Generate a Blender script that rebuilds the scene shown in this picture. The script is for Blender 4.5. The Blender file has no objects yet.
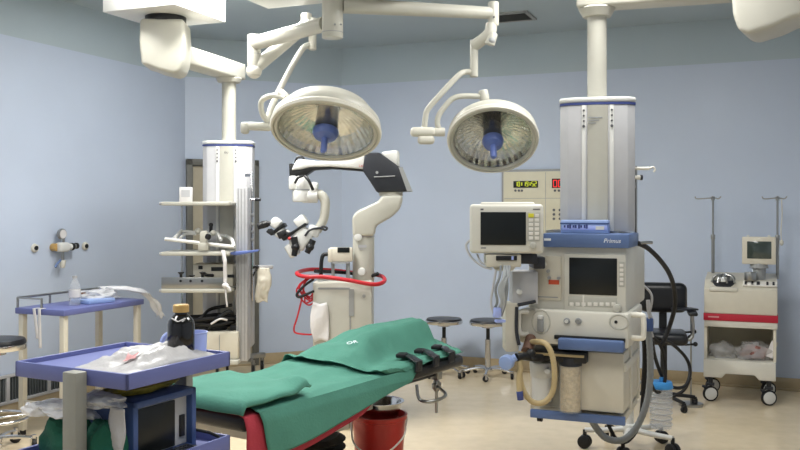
import bpy, bmesh, math, random
from mathutils import Vector, Matrix, noise
random.seed(7)
C = bpy.context.scene.collection
PI = math.pi
FPX, HC, CX, HY = 880.0, 1.5, 400.0, 210.0      # focal length in px, eye height, principal column, horizon row
RA = math.radians(-22.3)                        # the room is turned against the view
U = Vector((math.cos(RA), math.sin(RA), 0)); V = Vector((-math.sin(RA), math.cos(RA), 0))

def at(x, y, Y):
    return Vector(((x-CX)/FPX*Y, Y, HC-(y-HY)/FPX*Y))
def rz(a): return Matrix.Rotation(a, 4, 'Z')

# ------------------------------------------------------------------ materials
def lin(c):
    return tuple((v/255/12.92 if v/255 <= .04045 else ((v/255+.055)/1.055)**2.4) for v in c)
def mat(name, rgb, rough=.5, metal=0.0, var=.05, scale=14, bump=0.0, bscale=60, alpha=1.0, trans=0.0, emit=0.0, coat=0.0, ior=1.45, rough_var=0.0):
    m = bpy.data.materials.new(name); m.use_nodes = True
    nt = m.node_tree; b = nt.nodes['Principled BSDF']
    col = lin(rgb)
    tc = nt.nodes.new('ShaderNodeTexCoord')
    nz = nt.nodes.new('ShaderNodeTexNoise'); nz.inputs['Scale'].default_value = scale; nz.inputs['Detail'].default_value = 4
    nt.links.new(tc.outputs['Object'], nz.inputs['Vector'])
    rp = nt.nodes.new('ShaderNodeValToRGB')
    rp.color_ramp.elements[0].position = .3; rp.color_ramp.elements[1].position = .7
    rp.color_ramp.elements[0].color = tuple(max(0, c*(1-var)) for c in col)+(1,)
    rp.color_ramp.elements[1].color = tuple(min(1, c*(1+var)) for c in col)+(1,)
    nt.links.new(nz.outputs['Fac'], rp.inputs['Fac'])
    nt.links.new(rp.outputs['Color'], b.inputs['Base Color'])
    b.inputs['Roughness'].default_value = rough; b.inputs['Metallic'].default_value = metal
    b.inputs['IOR'].default_value = ior
    if trans: b.inputs['Transmission Weight'].default_value = trans
    if alpha < 1: b.inputs['Alpha'].default_value = alpha
    if coat: b.inputs['Coat Weight'].default_value = coat; b.inputs['Coat Roughness'].default_value = .08
    if emit:
        nt.links.new(rp.outputs['Color'], b.inputs['Emission Color']); b.inputs['Emission Strength'].default_value = emit
    if bump:
        n2 = nt.nodes.new('ShaderNodeTexNoise'); n2.inputs['Scale'].default_value = bscale; n2.inputs['Detail'].default_value = 5
        nt.links.new(tc.outputs['Object'], n2.inputs['Vector'])
        bp = nt.nodes.new('ShaderNodeBump'); bp.inputs['Strength'].default_value = bump; bp.inputs['Distance'].default_value = .01
        nt.links.new(n2.outputs['Fac'], bp.inputs['Height']); nt.links.new(bp.outputs['Normal'], b.inputs['Normal'])
    return m
M = {}
M['wall'] = mat('wall_vinyl', (189,200,218), .42, var=.02, scale=2)
M['upper'] = mat('upper_paint', (176,190,198), .6, var=.02, scale=2)
M['floor'] = mat('floor_vinyl', (222,204,172), .2, var=.05, scale=9, bump=.02, bscale=3)
M['skirt'] = mat('skirting_vinyl', (176,158,126), .4, var=.05)
M['cream'] = mat('cream_plastic', (212,209,198), .38, var=.02)
M['pend'] = mat('ivory_enamel', (184,182,171), .38, var=.02)
M['white'] = mat('white_enamel', (212,212,208), .32, var=.015)
M['warm'] = mat('warm_white', (206,202,190), .45, var=.03)
M['beige'] = mat('beige_plastic', (206,200,184), .45, var=.03)
M['panelb'] = mat('beige_panel', (204,198,174), .45, var=.02)
M['gray'] = mat('gray_plastic', (150,152,152), .5, var=.04)
M['lgray'] = mat('light_gray_panel', (182,182,184), .45, var=.03)
M['alu'] = mat('brushed_aluminium', (176,176,178), .45, .25, var=.05, scale=40)
M['chrome'] = mat('chrome', (205,205,205), .16, 1.0, var=.03)
M['steel'] = mat('steel', (165,165,162), .3, 1.0, var=.06)
M['darkframe'] = mat('dark_door_frame', (98,98,92), .5, var=.05)
M['door'] = mat('door_leaf', (170,162,142), .5, var=.04)
M['blue'] = mat('blue_tray', (100,107,160), .42, var=.03)
M['mblue'] = mat('machine_blue', (90,112,156), .4, var=.04)
M['navy'] = mat('navy_trim', (62,74,130), .45, var=.04)
M['dblue'] = mat('dark_blue_case', (62,84,132), .45, var=.05)
M['pblue'] = mat('pale_blue', (146,168,214), .35, var=.04)
M['lav'] = mat('lavender_plastic', (168,182,238), .35, var=.03)
M['black'] = mat('black_plastic', (24,25,27), .42, var=.1)
M['leather'] = mat('black_upholstery', (26,27,31), .34, var=.15, bump=.1, bscale=120)
M['rubber'] = mat('black_rubber', (20,20,22), .6, var=.1)
M['slate'] = mat('slate_cover', (42,44,50), .4, var=.08)
M['screen'] = mat('dark_screen', (14,18,18), .3, var=.1)
M['green'] = mat('green_cotton', (78,136,119), .88, var=.07, scale=7, bump=.25, bscale=90)
M['dgreen'] = mat('dark_green_cloth', (22,86,68), .88, var=.15, scale=9, bump=.3, bscale=60)
M['redcloth'] = mat('red_cloth', (172,54,68), .85, var=.08, bump=.2, bscale=90)
M['red'] = mat('red_plastic', (196,52,44), .35, var=.06)
M['redtube'] = mat('red_tube', (186,36,46), .4, var=.06)
M['redstripe'] = mat('red_stripe', (176,34,54), .45, var=.04)
M['redlabel'] = mat('red_label', (196,80,50), .5, var=.05)
M['mirror'] = mat('reflector_mirror', (212,214,208), .09, 1.0, var=.1, scale=24, bump=.12, bscale=30)
M['lampglass'] = mat('clear_cover', (250,250,250), .03, trans=1.0, var=0, alpha=.28)
M['lampblue'] = mat('blue_grip', (88,106,164), .4, var=.04)
M['hosegray'] = mat('gray_hose', (132,136,138), .5, var=.08, scale=40)
M['tan'] = mat('tan_hose', (184,164,122), .45, var=.05)
M['lime'] = mat('granules', (206,186,146), .8, var=.22, scale=60, bump=.5, bscale=140)
M['clear'] = mat('clear_plastic', (235,238,240), .12, var=.02, alpha=.24)
M['film'] = mat('plastic_film', (240,240,242), .18, var=.04, alpha=.62, bump=.4, bscale=40)
M['paper'] = mat('white_paper', (216,213,212), .7, var=.03, bump=.2, bscale=50)
M['wrap'] = mat('white_wrap', (180,178,178), .4, var=.04, bump=.5, bscale=26)
M['gold'] = mat('gold_cap', (196,160,100), .35, .3, var=.06)
M['brownglass'] = mat('dark_bottle', (16,12,12), .12, var=.2, coat=.5)
M['olive'] = mat('olive_pack', (128,116,36), .4, var=.35, scale=18, bump=.4, bscale=40)
M['brown'] = mat('brown_item', (104,76,62), .6, var=.3, scale=30)
M['pink'] = mat('pink_stain', (206,150,150), .6, var=.2, scale=30)
M['yellow'] = mat('yellow_key', (218,210,60), .5, var=.03)
M['key'] = mat('pale_key', (226,222,214), .5, var=.02)
M['keypad'] = mat('key_panel', (184,182,172), .5, var=.03)
M['vent'] = mat('vent_gray', (84,90,92), .5, var=.06)
M['bellows'] = mat('black_bellows', (20,18,18), .6, var=.2)
M['ledg'] = mat('green_led', (196,206,40), .5, var=.02, emit=.9)
M['ledr'] = mat('red_led', (226,40,40), .5, var=.02, emit=.9)
M['ink'] = mat('gray_ink', (92,92,96), .6, var=.02)
M['inkw'] = mat('white_ink', (232,234,240), .6, var=.02)
M['inkr'] = mat('red_ink', (186,60,56), .6, var=.02)
M['handlewhite'] = mat('white_handle', (232,228,216), .35, var=.02)
M['sign'] = mat('water', (215,225,235), .05, var=.02, alpha=.25)
M['post'] = mat('trolley_post', (142,141,132), .5, var=.03)
M['thin'] = mat('thin_film', (226,226,226), .2, var=.05, alpha=.34, bump=.4, bscale=40)
M['cable'] = mat('clear_cable', (190,194,196), .35, var=.1, alpha=.8)

# ------------------------------------------------------------------ mesh builder
W = {}                                           # object name -> matrix of its thing
class MB:
    def __init__(self): self.bm = bmesh.new()
    def _merge(self, b2, mx=None):
        if mx is not None: b2.transform(mx)
        me = bpy.data.meshes.new('t'); b2.to_mesh(me); b2.free(); self.bm.from_mesh(me); bpy.data.meshes.remove(me)
        return self
    def box(self, c, s, a=0.0, bev=0.0, rot=None, seg=2, taper=None):
        b = bmesh.new(); bmesh.ops.create_cube(b, size=1)
        for v in b.verts:
            t = 1.0
            if taper and v.co.z < 0: v.co.x *= taper; v.co.y *= taper
            v.co = Vector((v.co.x*s[0], v.co.y*s[1], v.co.z*s[2]))
        if bev: bmesh.ops.bevel(b, geom=b.edges[:], offset=min(bev, .49*min(s)), segments=seg, profile=.5, affect='EDGES')
        R = rot.to_4x4() if rot is not None else rz(a)
        return self._merge(b, Matrix.Translation(Vector(c)) @ R)
    def box2(self, lo, hi, bev=0.0, seg=2):
        lo = Vector(lo); hi = Vector(hi)
        return self.box((lo+hi)/2, [abs(v) for v in (hi-lo)], bev=bev, seg=seg)
    def cyl(self, p0, p1, r, r2=None, seg=20, bev=0.0):
        p0 = Vector(p0); p1 = Vector(p1); d = p1-p0; L = d.length
        if r2 is None: r2 = r
        k = min(bev, L*.45, min(r, r2)*.6)
        pr = [(0, 0)]
        if k: pr += [(r-k, 0), (r-.3*k, .3*k), (r, k), (r2, L-k), (r2-.3*k, L-.3*k), (r2-k, L)]
        else: pr += [(r, 0), (r2, L)]
        pr += [(0, L)]
        q = d.to_track_quat('Z', 'Y').to_matrix().to_4x4()
        return self.lathe(pr, Matrix.Translation(p0) @ q, seg)
    def lathe(self, prof, mx=None, seg=28, a0=0, a1=2*PI):
        b = bmesh.new(); rings = []
        n = seg
        for r, z in prof:
            if r < 1e-6: rings.append([b.verts.new((0, 0, z))])
            else: rings.append([b.verts.new((r*math.cos(2*PI*i/n), r*math.sin(2*PI*i/n), z)) for i in range(n)])
        for A, B in zip(rings, rings[1:]):
            for i in range(n):
                j = (i+1) % n
                if len(A) == 1 and len(B) == 1: break
                if len(A) == 1: b.faces.new((A[0], B[j], B[i]))
                elif len(B) == 1: b.faces.new((A[i], A[j], B[0]))
                else: b.faces.new((A[i], A[j], B[j], B[i]))
        bmesh.ops.recalc_face_normals(b, faces=b.faces[:])
        return self._merge(b, mx)
    def tube(self, pts, r, seg=10, smooth=True, res=6, closed=False, r_end=None, rib=0):
        P = [Vector(p) for p in pts]
        if smooth and len(P) > 2:
            Q = []; n = len(P)
            rng = range(n) if closed else range(n-1)
            for i in rng:
                p1, p2 = P[i], P[(i+1) % n]
                p0 = P[i-1] if (i > 0 or closed) else p1*2-p2
                p3 = P[(i+2) % n] if (i+2 < n or closed) else p2*2-p1
                for k in range(res):
                    t = k/res
                    Q.append(.5*((2*p1)+(p2-p0)*t+(2*p0-5*p1+4*p2-p3)*t*t+(3*p1-p0-3*p2+p3)*t**3))
            if not closed: Q.append(P[-1])
            P = Q
        b = bmesh.new(); rings = []; n = len(P); up = None
        for i, p in enumerate(P):
            if closed: d = P[(i+1) % n]-P[i-1]
            else: d = P[min(i+1, n-1)]-P[max(i-1, 0)]
            d.normalize()
            if up is None:
                up = Vector((0, 0, 1)) if abs(d.z) < .9 else Vector((0, 1, 0))
            sx = d.cross(up)
            if sx.length < 1e-4: sx = d.orthogonal()
            sx.normalize(); up = sx.cross(d).normalized()
            rr = r if r_end is None else r+(r_end-r)*i/(n-1)
            if rib and i % 2: rr *= 1-rib
            rings.append([b.verts.new(p+rr*(sx*math.cos(2*PI*k/seg)+up*math.sin(2*PI*k/seg))) for k in range(seg)])
        prs = list(zip(rings, rings[1:])) + ([(rings[-1], rings[0])] if closed else [])
        for A, B in prs:
            for k in range(seg):
                j = (k+1) % seg; b.faces.new((A[k], A[j], B[j], B[k]))
        if not closed: b.faces.new(rings[0][::-1]); b.faces.new(rings[-1])
        bmesh.ops.recalc_face_normals(b, faces=b.faces[:])
        return self._merge(b)
    def prism(self, poly, h, mx=None, bev=0.0, seg=2):           # polygon in local xy, extruded along z by h
        b = bmesh.new()
        lo = [b.verts.new((x, y, 0)) for x, y in poly]; hi = [b.verts.new((x, y, h)) for x, y in poly]
        n = len(poly)
        b.faces.new(lo[::-1]); b.faces.new(hi)
        for i in range(n): b.faces.new((lo[i], lo[(i+1) % n], hi[(i+1) % n], hi[i]))
        bmesh.ops.recalc_face_normals(b, faces=b.faces[:])
        if bev: bmesh.ops.bevel(b, geom=b.edges[:], offset=bev, segments=seg, profile=.5, affect='EDGES')
        return self._merge(b, mx)
    def ball(self, c, r, sc=(1, 1, 1), seg=18, rot=None):
        b = bmesh.new(); bmesh.ops.create_uvsphere(b, u_segments=seg, v_segments=max(6, seg*2//3), radius=r)
        mx = Matrix.Translation(Vector(c)) @ (rot.to_4x4() if rot is not None else Matrix()) @ Matrix.Diagonal((*sc, 1))
        return self._merge(b, mx)
    def sheet(self, f, nu, nv):                                   # surface from f(u, v) over the unit square
        b = bmesh.new()
        g = [[b.verts.new(f(i/nu, j/nv)) for j in range(nv+1)] for i in range(nu+1)]
        for i in range(nu):
            for j in range(nv): b.faces.new((g[i][j], g[i+1][j], g[i+1][j+1], g[i][j+1]))
        return self._merge(b)
    def crumple(self, c, s, amp=.3, seg=20, sd=0.0, fr=6.0, a=0.0, flat=True):    # crumpled bag or bundle
        b = bmesh.new(); bmesh.ops.create_icosphere(b, subdivisions=4, radius=1)
        for v in b.verts:
            d = v.co.normalized()
            k = 1+amp*noise.noise(d*fr*.35+Vector((sd, sd*2, 0)))+amp*.55*abs(noise.noise(d*fr+Vector((sd, 0, sd))))
            z = d.z*k
            if flat and z < -.55: z = -.55
            v.co = Vector((d.x*k*s[0], d.y*k*s[1], z*s[2]))
        return self._merge(b, Matrix.Translation(Vector(c)) @ rz(a))
    def pieces(self):                                              # separate pieces: islands whose boxes do not touch
        bm = self.bm; bm.verts.ensure_lookup_table(); seen = set(); isl = []
        for v in bm.verts:
            if v.index in seen: continue
            st = [v]; seen.add(v.index); cur = []
            while st:
                q = st.pop(); cur.append(q)
                for e in q.link_edges:
                    o = e.other_vert(q)
                    if o.index not in seen: seen.add(o.index); st.append(o)
            lo = [min(q.co[i] for q in cur)-.003 for i in range(3)]; hi = [max(q.co[i] for q in cur)+.003 for i in range(3)]
            isl.append([lo, hi, cur])
        ch = True
        while ch:
            ch = False
            for i in range(len(isl)):
                for j in range(i+1, len(isl)):
                    A, B = isl[i], isl[j]
                    if all(A[0][k] <= B[1][k] and B[0][k] <= A[1][k] for k in range(3)):
                        A[0] = [min(x, y) for x, y in zip(A[0], B[0])]; A[1] = [max(x, y) for x, y in zip(A[1], B[1])]; A[2] += B[2]
                        isl.pop(j); ch = True; break
                if ch: break
        return isl
    def build(self, name, m, parent=None, world=False, solid=0.0, sharp=38, sub=0, whole=False):
        if world and parent is not None: self.bm.transform(W[parent.name].inverted())
        if parent is not None and not whole:
            self.bm.verts.index_update(); isl = self.pieces()
            if len(isl) > 1:
                isl.sort(key=lambda t: -len(t[2])); first = None
                for lo, hi, vs in isl:
                    ids = {v.index for v in vs}; b2 = self.bm.copy()
                    bmesh.ops.delete(b2, geom=[v for v in b2.verts if v.index not in ids], context='VERTS')
                    nb = MB(); nb.bm.free(); nb.bm = b2
                    o = nb.build(name, m, parent, False, solid, sharp, sub, True); first = first or o
                self.bm.free(); return first
        me = bpy.data.meshes.new(name); self.bm.to_mesh(me); self.bm.free()
        me.materials.append(m); me.shade_smooth(); me.set_sharp_from_angle(angle=math.radians(sharp))
        o = bpy.data.objects.new(name, me); C.objects.link(o)
        if parent is not None: o.parent = parent; W[o.name] = W[parent.name]
        else: W[o.name] = Matrix()
        if solid:
            md = o.modifiers.new('thickness', 'SOLIDIFY'); md.thickness = solid; md.offset = -1
        if sub:
            md = o.modifiers.new('smooth', 'SUBSURF'); md.levels = sub; md.render_levels = sub
        return o
def tag(o, label, cat, group=None):
    o['label'] = label; o['category'] = cat
    if group: o['group'] = group
    return o
def thing(name, loc, label, cat, a=0.0, group=None):
    o = bpy.data.objects.new(name, None); C.objects.link(o); o.empty_display_size = .1
    o.location = loc; o.rotation_euler = (0, 0, a)
    W[o.name] = Matrix.Translation(Vector(loc)) @ rz(a)
    return tag(o, label, cat, group)
def solo(mb, name, m, org, label, cat, group=None, solid=0.0, sub=0, sharp=38):       # a one-mesh thing, world coordinates in, origin at org
    mb.bm.transform(Matrix.Translation(-Vector(org)))
    o = mb.build(name, m, solid=solid, sub=sub, sharp=sharp); o.location = org
    W[o.name] = Matrix.Translation(Vector(org))
    return tag(o, label, cat, group)
def struct(o): o['kind'] = 'structure'; return o
def dup(root, loc, a, label):
    r = root.copy(); C.objects.link(r); r.location = loc; r.rotation_euler = (0, 0, a); r['label'] = label
    W[r.name] = Matrix.Translation(Vector(loc)) @ rz(a)
    for ch in list(root.children):
        c = ch.copy(); C.objects.link(c); c.parent = r
        for g in list(ch.children):
            d = g.copy(); C.objects.link(d); d.parent = c
    return r
def text(s, size, mx, m, parent, name='lettering', shear=0.0, ext=.0008):
    cu = bpy.data.curves.new('txt', 'FONT'); cu.body = s; cu.size = size; cu.extrude = ext; cu.shear = shear
    cu.align_x = 'CENTER'; cu.align_y = 'CENTER'
    t = bpy.data.objects.new('txt', cu); C.objects.link(t)
    dg = bpy.context.evaluated_depsgraph_get(); me = bpy.data.meshes.new_from_object(t.evaluated_get(dg))
    bpy.data.objects.remove(t); me.transform(mx)
    me.materials.clear(); me.materials.append(m)
    o = bpy.data.objects.new(name, me); C.objects.link(o); o.parent = parent; W[o.name] = W[parent.name]
    return o
FRONT = Matrix.Rotation(PI/2, 4, 'X')           # stands lettering up, facing local -y
def onface(px, py, org, a, yl=0.0):              # where the sight line meets the plane local y = yl of a thing: (x, z) local
    o = Vector((org[0], org[1])); ux = Vector((math.cos(a), math.sin(a))); vy = Vector((-math.sin(a), math.cos(a)))
    d = Vector(((px-CX)/FPX, 1.0)); t = ((o.dot(vy))+yl)/d.dot(vy)
    p = d*t; return (p-o).dot(ux), HC-(py-HY)/FPX*t
def caster(mb_w, mb_f, p, r=.035, a=0.0):        # wheel and fork meshes, p on the floor
    x, y, z = p; ax = Vector((math.cos(a), math.sin(a), 0)); c = Vector((x, y, r))
    mb_w.cyl(c-ax*.012, c+ax*.012, r, seg=18, bev=.004)
    for s in (-1, 1): mb_f.box(c+ax*.017*s+Vector((0, 0, r*.5)), (.004, r*.8, r*1.5), a)
    mb_f.cyl(c+Vector((0, 0, r*1.15)), c+Vector((0, 0, r*1.7)), .016, seg=10)

# ------------------------------------------------------------------ the room
ZC, ZB = 3.13, 2.757
pL = Vector((-2.025, 8.29)); pM = Vector((-.59, 8.89)); pR = Vector((3.45, 7.23)); pS = Vector((3.99, 5.94))
v2 = Vector((V.x, V.y)); u2 = Vector((U.x, U.y))
pF1 = pS-v2*7.9; pF0 = pL-v2*8.2
# close the front wall perpendicular to the side walls
k = (pF1-pF0).dot(v2); pF0 = pF0+v2*k
ring = [pF0, pL, pM, pR, pS, pF1]
names = ['left', 'back_left', 'back', 'back_right', 'right', 'front']
def wallframe(p, q):
    d = (q-p).normalized(); n = Vector((-d.y, d.x))               # n points outward (ring is clockwise seen from above)
    return d, n
def wall(p, q, nm):
    d, n = wallframe(p, q); L = (q-p).length; a = math.atan2(d.y, d.x); mid = (p+q)/2
    w = MB(); c = mid+n*.06; w.box((c.x, c.y, ZB/2), (L+.1, .12, ZB), a); o = struct(w.build('wall_'+nm, M['wall']))
    u_ = MB(); u_.box((c.x, c.y, (ZB+ZC)/2), (L+.1, .12, ZC-ZB), a); u_.build('upper_wall', M['upper'], o)
    bb = MB(); c = mid-n*.007; bb.box((c.x, c.y, .052), (L-.02, .014, .104), a, bev=.004); c = mid-n*.016; bb.box((c.x, c.y, .009), (L-.05, .03, .018), a, bev=.006)
    struct(bb.build('baseboard_'+nm, M['skirt']))
for i, nm in enumerate(names): wall(ring[i], ring[(i+1) % 6], nm)
poly = [(p.x, p.y) for p in ring]
f = MB(); f.prism(poly, .1, Matrix.Translation((0, 0, -.1))); struct(f.build('floor', M['floor']))
f = MB(); f.prism(poly, .1, Matrix.Translation((0, 0, ZC))); struct(f.build('ceiling', M['upper']))
def hitwall(px, py, p, q, off=0.0):              # point where a sight line meets a wall, pulled into the room by off
    d, n = wallframe(p, q); r = Vector(((px-CX)/FPX, 1.0)); t = (p.dot(n)-off)/r.dot(n)
    return Vector((r.x*t, t, HC-(py-HY)/FPX*t))
# door in the cut corner
d, n = wallframe(pL, pM); a = math.atan2(d.y, d.x)
def dpt(s, o, z): q = pL+d*s-n*o; return (q.x, q.y, z)
fr = MB()
for s in (.035, .665): fr.box(dpt(s, .03, .99), (.06, .06, 1.98), a, bev=.004)
fr.box(dpt(.35, .03, 1.95), (.69, .06, .06), a, bev=.004)
do = struct(fr.build('door_1', M['darkframe']))
lf = MB(); lf.box(dpt(.35, .012, .96), (.58, .022, 1.91), a); lf.build('door_leaf', M['door'], do)
h = MB(); h.cyl(dpt(.6, .02, 1.0), dpt(.6, .07, 1.0), .01); h.cyl(dpt(.61, .07, 1.0), dpt(.5, .07, 1.0), .01); h.build('door_handle', M['chrome'], do)

# ceiling air vent
vc = Vector((.96, 7.36, ZC))
t = thing('ceiling_vent', (.93, 7.4, ZC), 'dark grey louvred air vent set in the ceiling', 'vent', RA)
b = MB()
for s in (-1, 1):
    b.box((.17*s, 0, -.008), (.03, .33, .016)); b.box((0, .15*s, -.008), (.34, .03, .016))
b.build('frame', M['gray'], t)
b = MB(); b.box((0, 0, -.004), (.31, .27, .004)); b.build('backing', M['black'], t)
b = MB()
for i in range(9): b.box((0, -.12+.03*i, -.01), (.31, .02, .003), rot=Matrix.Rotation(.6, 3, 'X'))
b.build('louvre', M['vent'], t, whole=True)

# low return air grille on the left wall
d, n = wallframe(pF0, pL); aL = math.atan2(d.y, d.x)
g0 = hitwall(-40, 410, pF0, pL); g1 = hitwall(84, 400, pF0, pL)
gl = (Vector((g1.x, g1.y))-Vector((g0.x, g0.y))).length
gm = (g0+g1)/2
t = thing('return_air_grille', (gm.x, gm.y, .106), 'long low return air grille with upright slats at the foot of the left wall', 'vent', aL)
b = MB(); b.box((0, -.012, .2), (gl, .024, .022), bev=.003); b.box((0, -.012, .011), (gl, .024, .022), bev=.003)
for s in (-.5, -.17, .17, .5): b.box((gl*s*.985, -.012, .105), (.03, .024, .2), bev=.003)
b.build('frame', M['lgray'], t)
b = MB(); b.box((0, -.002, .105), (gl-.03, .003, .19)); b.build('backing', M['black'], t)
b = MB(); nn = int(gl/.028)
for i in range(nn): b.box((-gl/2+.03+i*(gl-.06)/(nn-1), -.009, .105), (.012, .012, .17))
b.build('slat_bank', M['vent'], t, whole=True)

# gas outlets and regulator on the left wall
def outlet(px, py, lab):
    p = hitwall(px, py, pF0, pL)
    t = thing('gas_outlet', p, lab, 'gas outlet', aL, 'round gas outlets on the left wall')
    b = MB(); b.cyl((0, 0, 0), (0, -.02, 0), .034, .03, bev=.005); b.build('ring', M['warm'], t)
    b = MB(); b.cyl((0, -.018, 0), (0, -.027, 0), .017); b.build('socket', M['black'], t)
outlet(34, 248, 'round cream gas outlet on left wall, on the side away from the door')
outlet(84.5, 246, 'round gas outlet on left wall between the regulator and the door corner')
p = hitwall(57, 247, pF0, pL)
t = thing('vacuum_regulator', p, 'white vacuum regulator with dial gauge and blue tap on left wall', 'regulator', aL)
b = MB(); b.cyl((-.05, 0, 0), (-.05, -.05, 0), .03, bev=.005); b.build('wall_socket', M['gold'], t)
b = MB(); b.box((0, -.055, 0), (.1, .07, .075), bev=.02, seg=3); b.cyl((.05, -.055, .0), (.085, -.06, .0), .026, bev=.004); b.build('body', M['white'], t)
b = MB(); b.cyl((.085, -.06, 0), (.1, -.06, 0), .03); b.cyl((.13, -.06, .005), (.15, -.06, .005), .024); b.build('nozzle', M['black'], t)
b = MB(); b.cyl((.1, -.06, .003), (.13, -.06, .003), .02); b.cyl((.01, -.055, .03), (.01, -.055, .07), .01); b.cyl((.0, -.055, -.03), (.0, -.055, -.1), .012); b.build('pipe', M['steel'], t)
b = MB(); b.cyl((.0, -.035, .1), (.0, -.06, .1), .042, bev=.004); gg = b.build('gauge', M['steel'], t)
b = MB(); b.cyl((.0, -.06, .1), (.0, -.063, .1), .034); b.build('dial', M['paper'], gg)
b = MB(); b.cyl((0, -.055, -.1), (0, -.055, -.16), .026, .018, bev=.005); b.build('trap', M['warm'], t)
b = MB(); b.tube([(-.02, -.055, -.1), (-.055, -.06, -.12), (-.08, -.06, -.15)], .009); b.build('tap', M['mblue'], t)

# control panel with clocks on the back wall
d, n = wallframe(pM, pR); aB = math.atan2(d.y, d.x)
p0 = hitwall(503, 170, pM, pR)
t = thing('surgeon_control_panel', (p0.x, p0.y, 1.1), 'beige wall control panel with green clock and red timer digits', 'control panel', aB)
ph = p0.z-1.1
b = MB(); b.box2((0, -.05, 0), (1.0, 0, ph), bev=.006); b.build('frame', M['gray'], t)
b = MB(); b.box2((.02, -.058, .02), (.98, -.045, ph-.022), bev=.003); b.build('face_plate', M['panelb'], t)
b = MB()
b.box2((.415, -.0595, .03), (.419, -.057, ph-.03)); b.box2((.03, -.0595, ph-.27), (.97, -.057, ph-.266)); b.build('seam', M['gray'], t, whole=True)
SEG = {'0': 'abcdef', '1': 'bc', '9': 'abcdfg', '5': 'acdfg', '2': 'abged'}
def digits(mb, s, x, z, w, h, y):
    for ch in s:
        if ch == ':':
            for q in (.3, .7): mb.box((x+.01, y, z+h*q), (.009, .003, .009))
            x += .025; continue
        for e in SEG[ch]:
            T = w*.2
            cx, cz, sx, sz = {'a': (w/2, h, w, T), 'd': (w/2, 0, w, T), 'g': (w/2, h/2, w, T), 'f': (0, .75*h, T, h/2), 'b': (w, .75*h, T, h/2), 'e': (0, .25*h, T, h/2), 'c': (w, .25*h, T, h/2)}[e]
            mb.box((x+cx, y, z+cz), (sx, .003, sz))
        x += w*1.55
def panel_xz(px, py): return onface(px, py, (p0.x, p0.y), aB, -.058)
x0, z0 = panel_xz(513.5, 187.8); x1, z1 = panel_xz(538, 180.8); z0 -= 1.1; z1 -= 1.1
b = MB(); b.box2((x0, -.064, z0), (x1, -.056, z1)); cl = b.build('clock_display', M['screen'], t)
b = MB(); digits(b, '10:19:52', x0+.018, z0+.014, .017, .04, -.0655); b.build('clock_digit', M['ledg'], cl)
x0, z0 = panel_xz(552, 188); x1 = .97; z0 -= 1.1; z1 = z0+.055
b = MB(); b.box2((x0, -.064, z0), (x1-.25, -.056, z1+.03)); cl = b.build('timer_display', M['screen'], t)
b = MB(); digits(b, '00:00', x0+.015, z0+.01, .03, .06, -.0655); b.build('timer_digit', M['ledr'], cl)
b = MB()
for px, py in ((515.5, 190.6), (519, 190.6), (522, 190.6), (555, 190.6), (559, 190.6)):
    x, z = panel_xz(px, py); b.cyl((x, -.057, z-1.1), (x, -.064, z-1.1), .011, seg=12)
for i in range(6):
    for j in range(3):
        x, z = panel_xz(554+6*i, 210+4.4*j); b.cyl((x, -.057, z-1.1), (x, -.066, z-1.1), .012, seg=12)
b.build('push_button', M['ink'], t)

# ------------------------------------------------------------------ supply pendants
def gearhead(mb, c, zt, zb, a, w=.33, dp=.30):
    n = 14; H = zt-zb
    pr = [(-.5, 1), (.5, 1), (.53, .6), (.5, .25), (.42, .06), (.28, 0), (-.1, .07), (-.3, .14), (-.47, .16), (-.52, .55)]
    poly = [(x*w, z*H) for x, z in pr]
    mx = Matrix.Translation((c[0], c[1], zb)) @ rz(a) @ Matrix.Rotation(PI/2, 4, 'X') @ Matrix.Translation((0, 0, -dp/2))
    mb.prism(poly, dp, mx, bev=.022, seg=3)
def column(t, ctr, a, zb, zt, w, dp, name_mats=('lgray', 'cream')):
    mx = Matrix.Translation((ctr[0], ctr[1], 0)) @ rz(a)
    def half(s=1.0):
        return [(-w/2*s, dp*.32*s), (-w/2*s, -dp*.30*s), (-w*.40*s, -dp*.44*s), (-w*.19*s, -dp*.5*s), (w*.19*s, -dp*.5*s), (w*.40*s, -dp*.44*s), (w/2*s, -dp*.30*s), (w/2*s, dp*.32*s), (w*.35*s, dp/2*s), (-w*.35*s, dp/2*s)]
    b = MB(); b.prism(half(), zt-zb, mx @ Matrix.Translation((0, 0, zb)), bev=.006); col = b.build('column_body', M['lgray'], t, True)
    b = MB(); b.prism(half(1.015), .012, mx @ Matrix.Translation((0, 0, zt))); b.build('trim_band', M['navy'], t, True)
    b = MB(); b.prism(half(1.03), .028, mx @ Matrix.Translation((0, 0, zt+.012)), bev=.011, seg=3); b.build('column_cap', M['white'], t, True)
    b = MB(); b.prism([(-w*.15, -dp*.46), (-w*.13, -dp*.52), (-w*.05, -dp*.56), (w*.05, -dp*.56), (w*.13, -dp*.52), (w*.15, -dp*.46)], zt-zb-.004, mx @ Matrix.Translation((0, 0, zb+.001)))
    b.build('front_panel', M['pend'], t, True)
    for s in (-1, 1):
        b = MB(); b.box(mx @ Vector((s*w*.185, -dp*.505, (zt+zb)/2)), (w*.055, .012, zt-zb-.006), a, bev=.002); e = b.build('guide_strip', M['white'], t, True)
        b = MB()
        for q in range(4): b.cyl(mx @ Vector((s*w*.185, -dp*.5-.004, zt-.03-.027*q)), mx @ Vector((s*w*.185, -dp*.5-.012, zt-.03-.027*q)), .0055+(.002 if q == 3 else 0), seg=10)
        b.build('bolt', M['ink'], e, True)
    return mx, col

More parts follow.
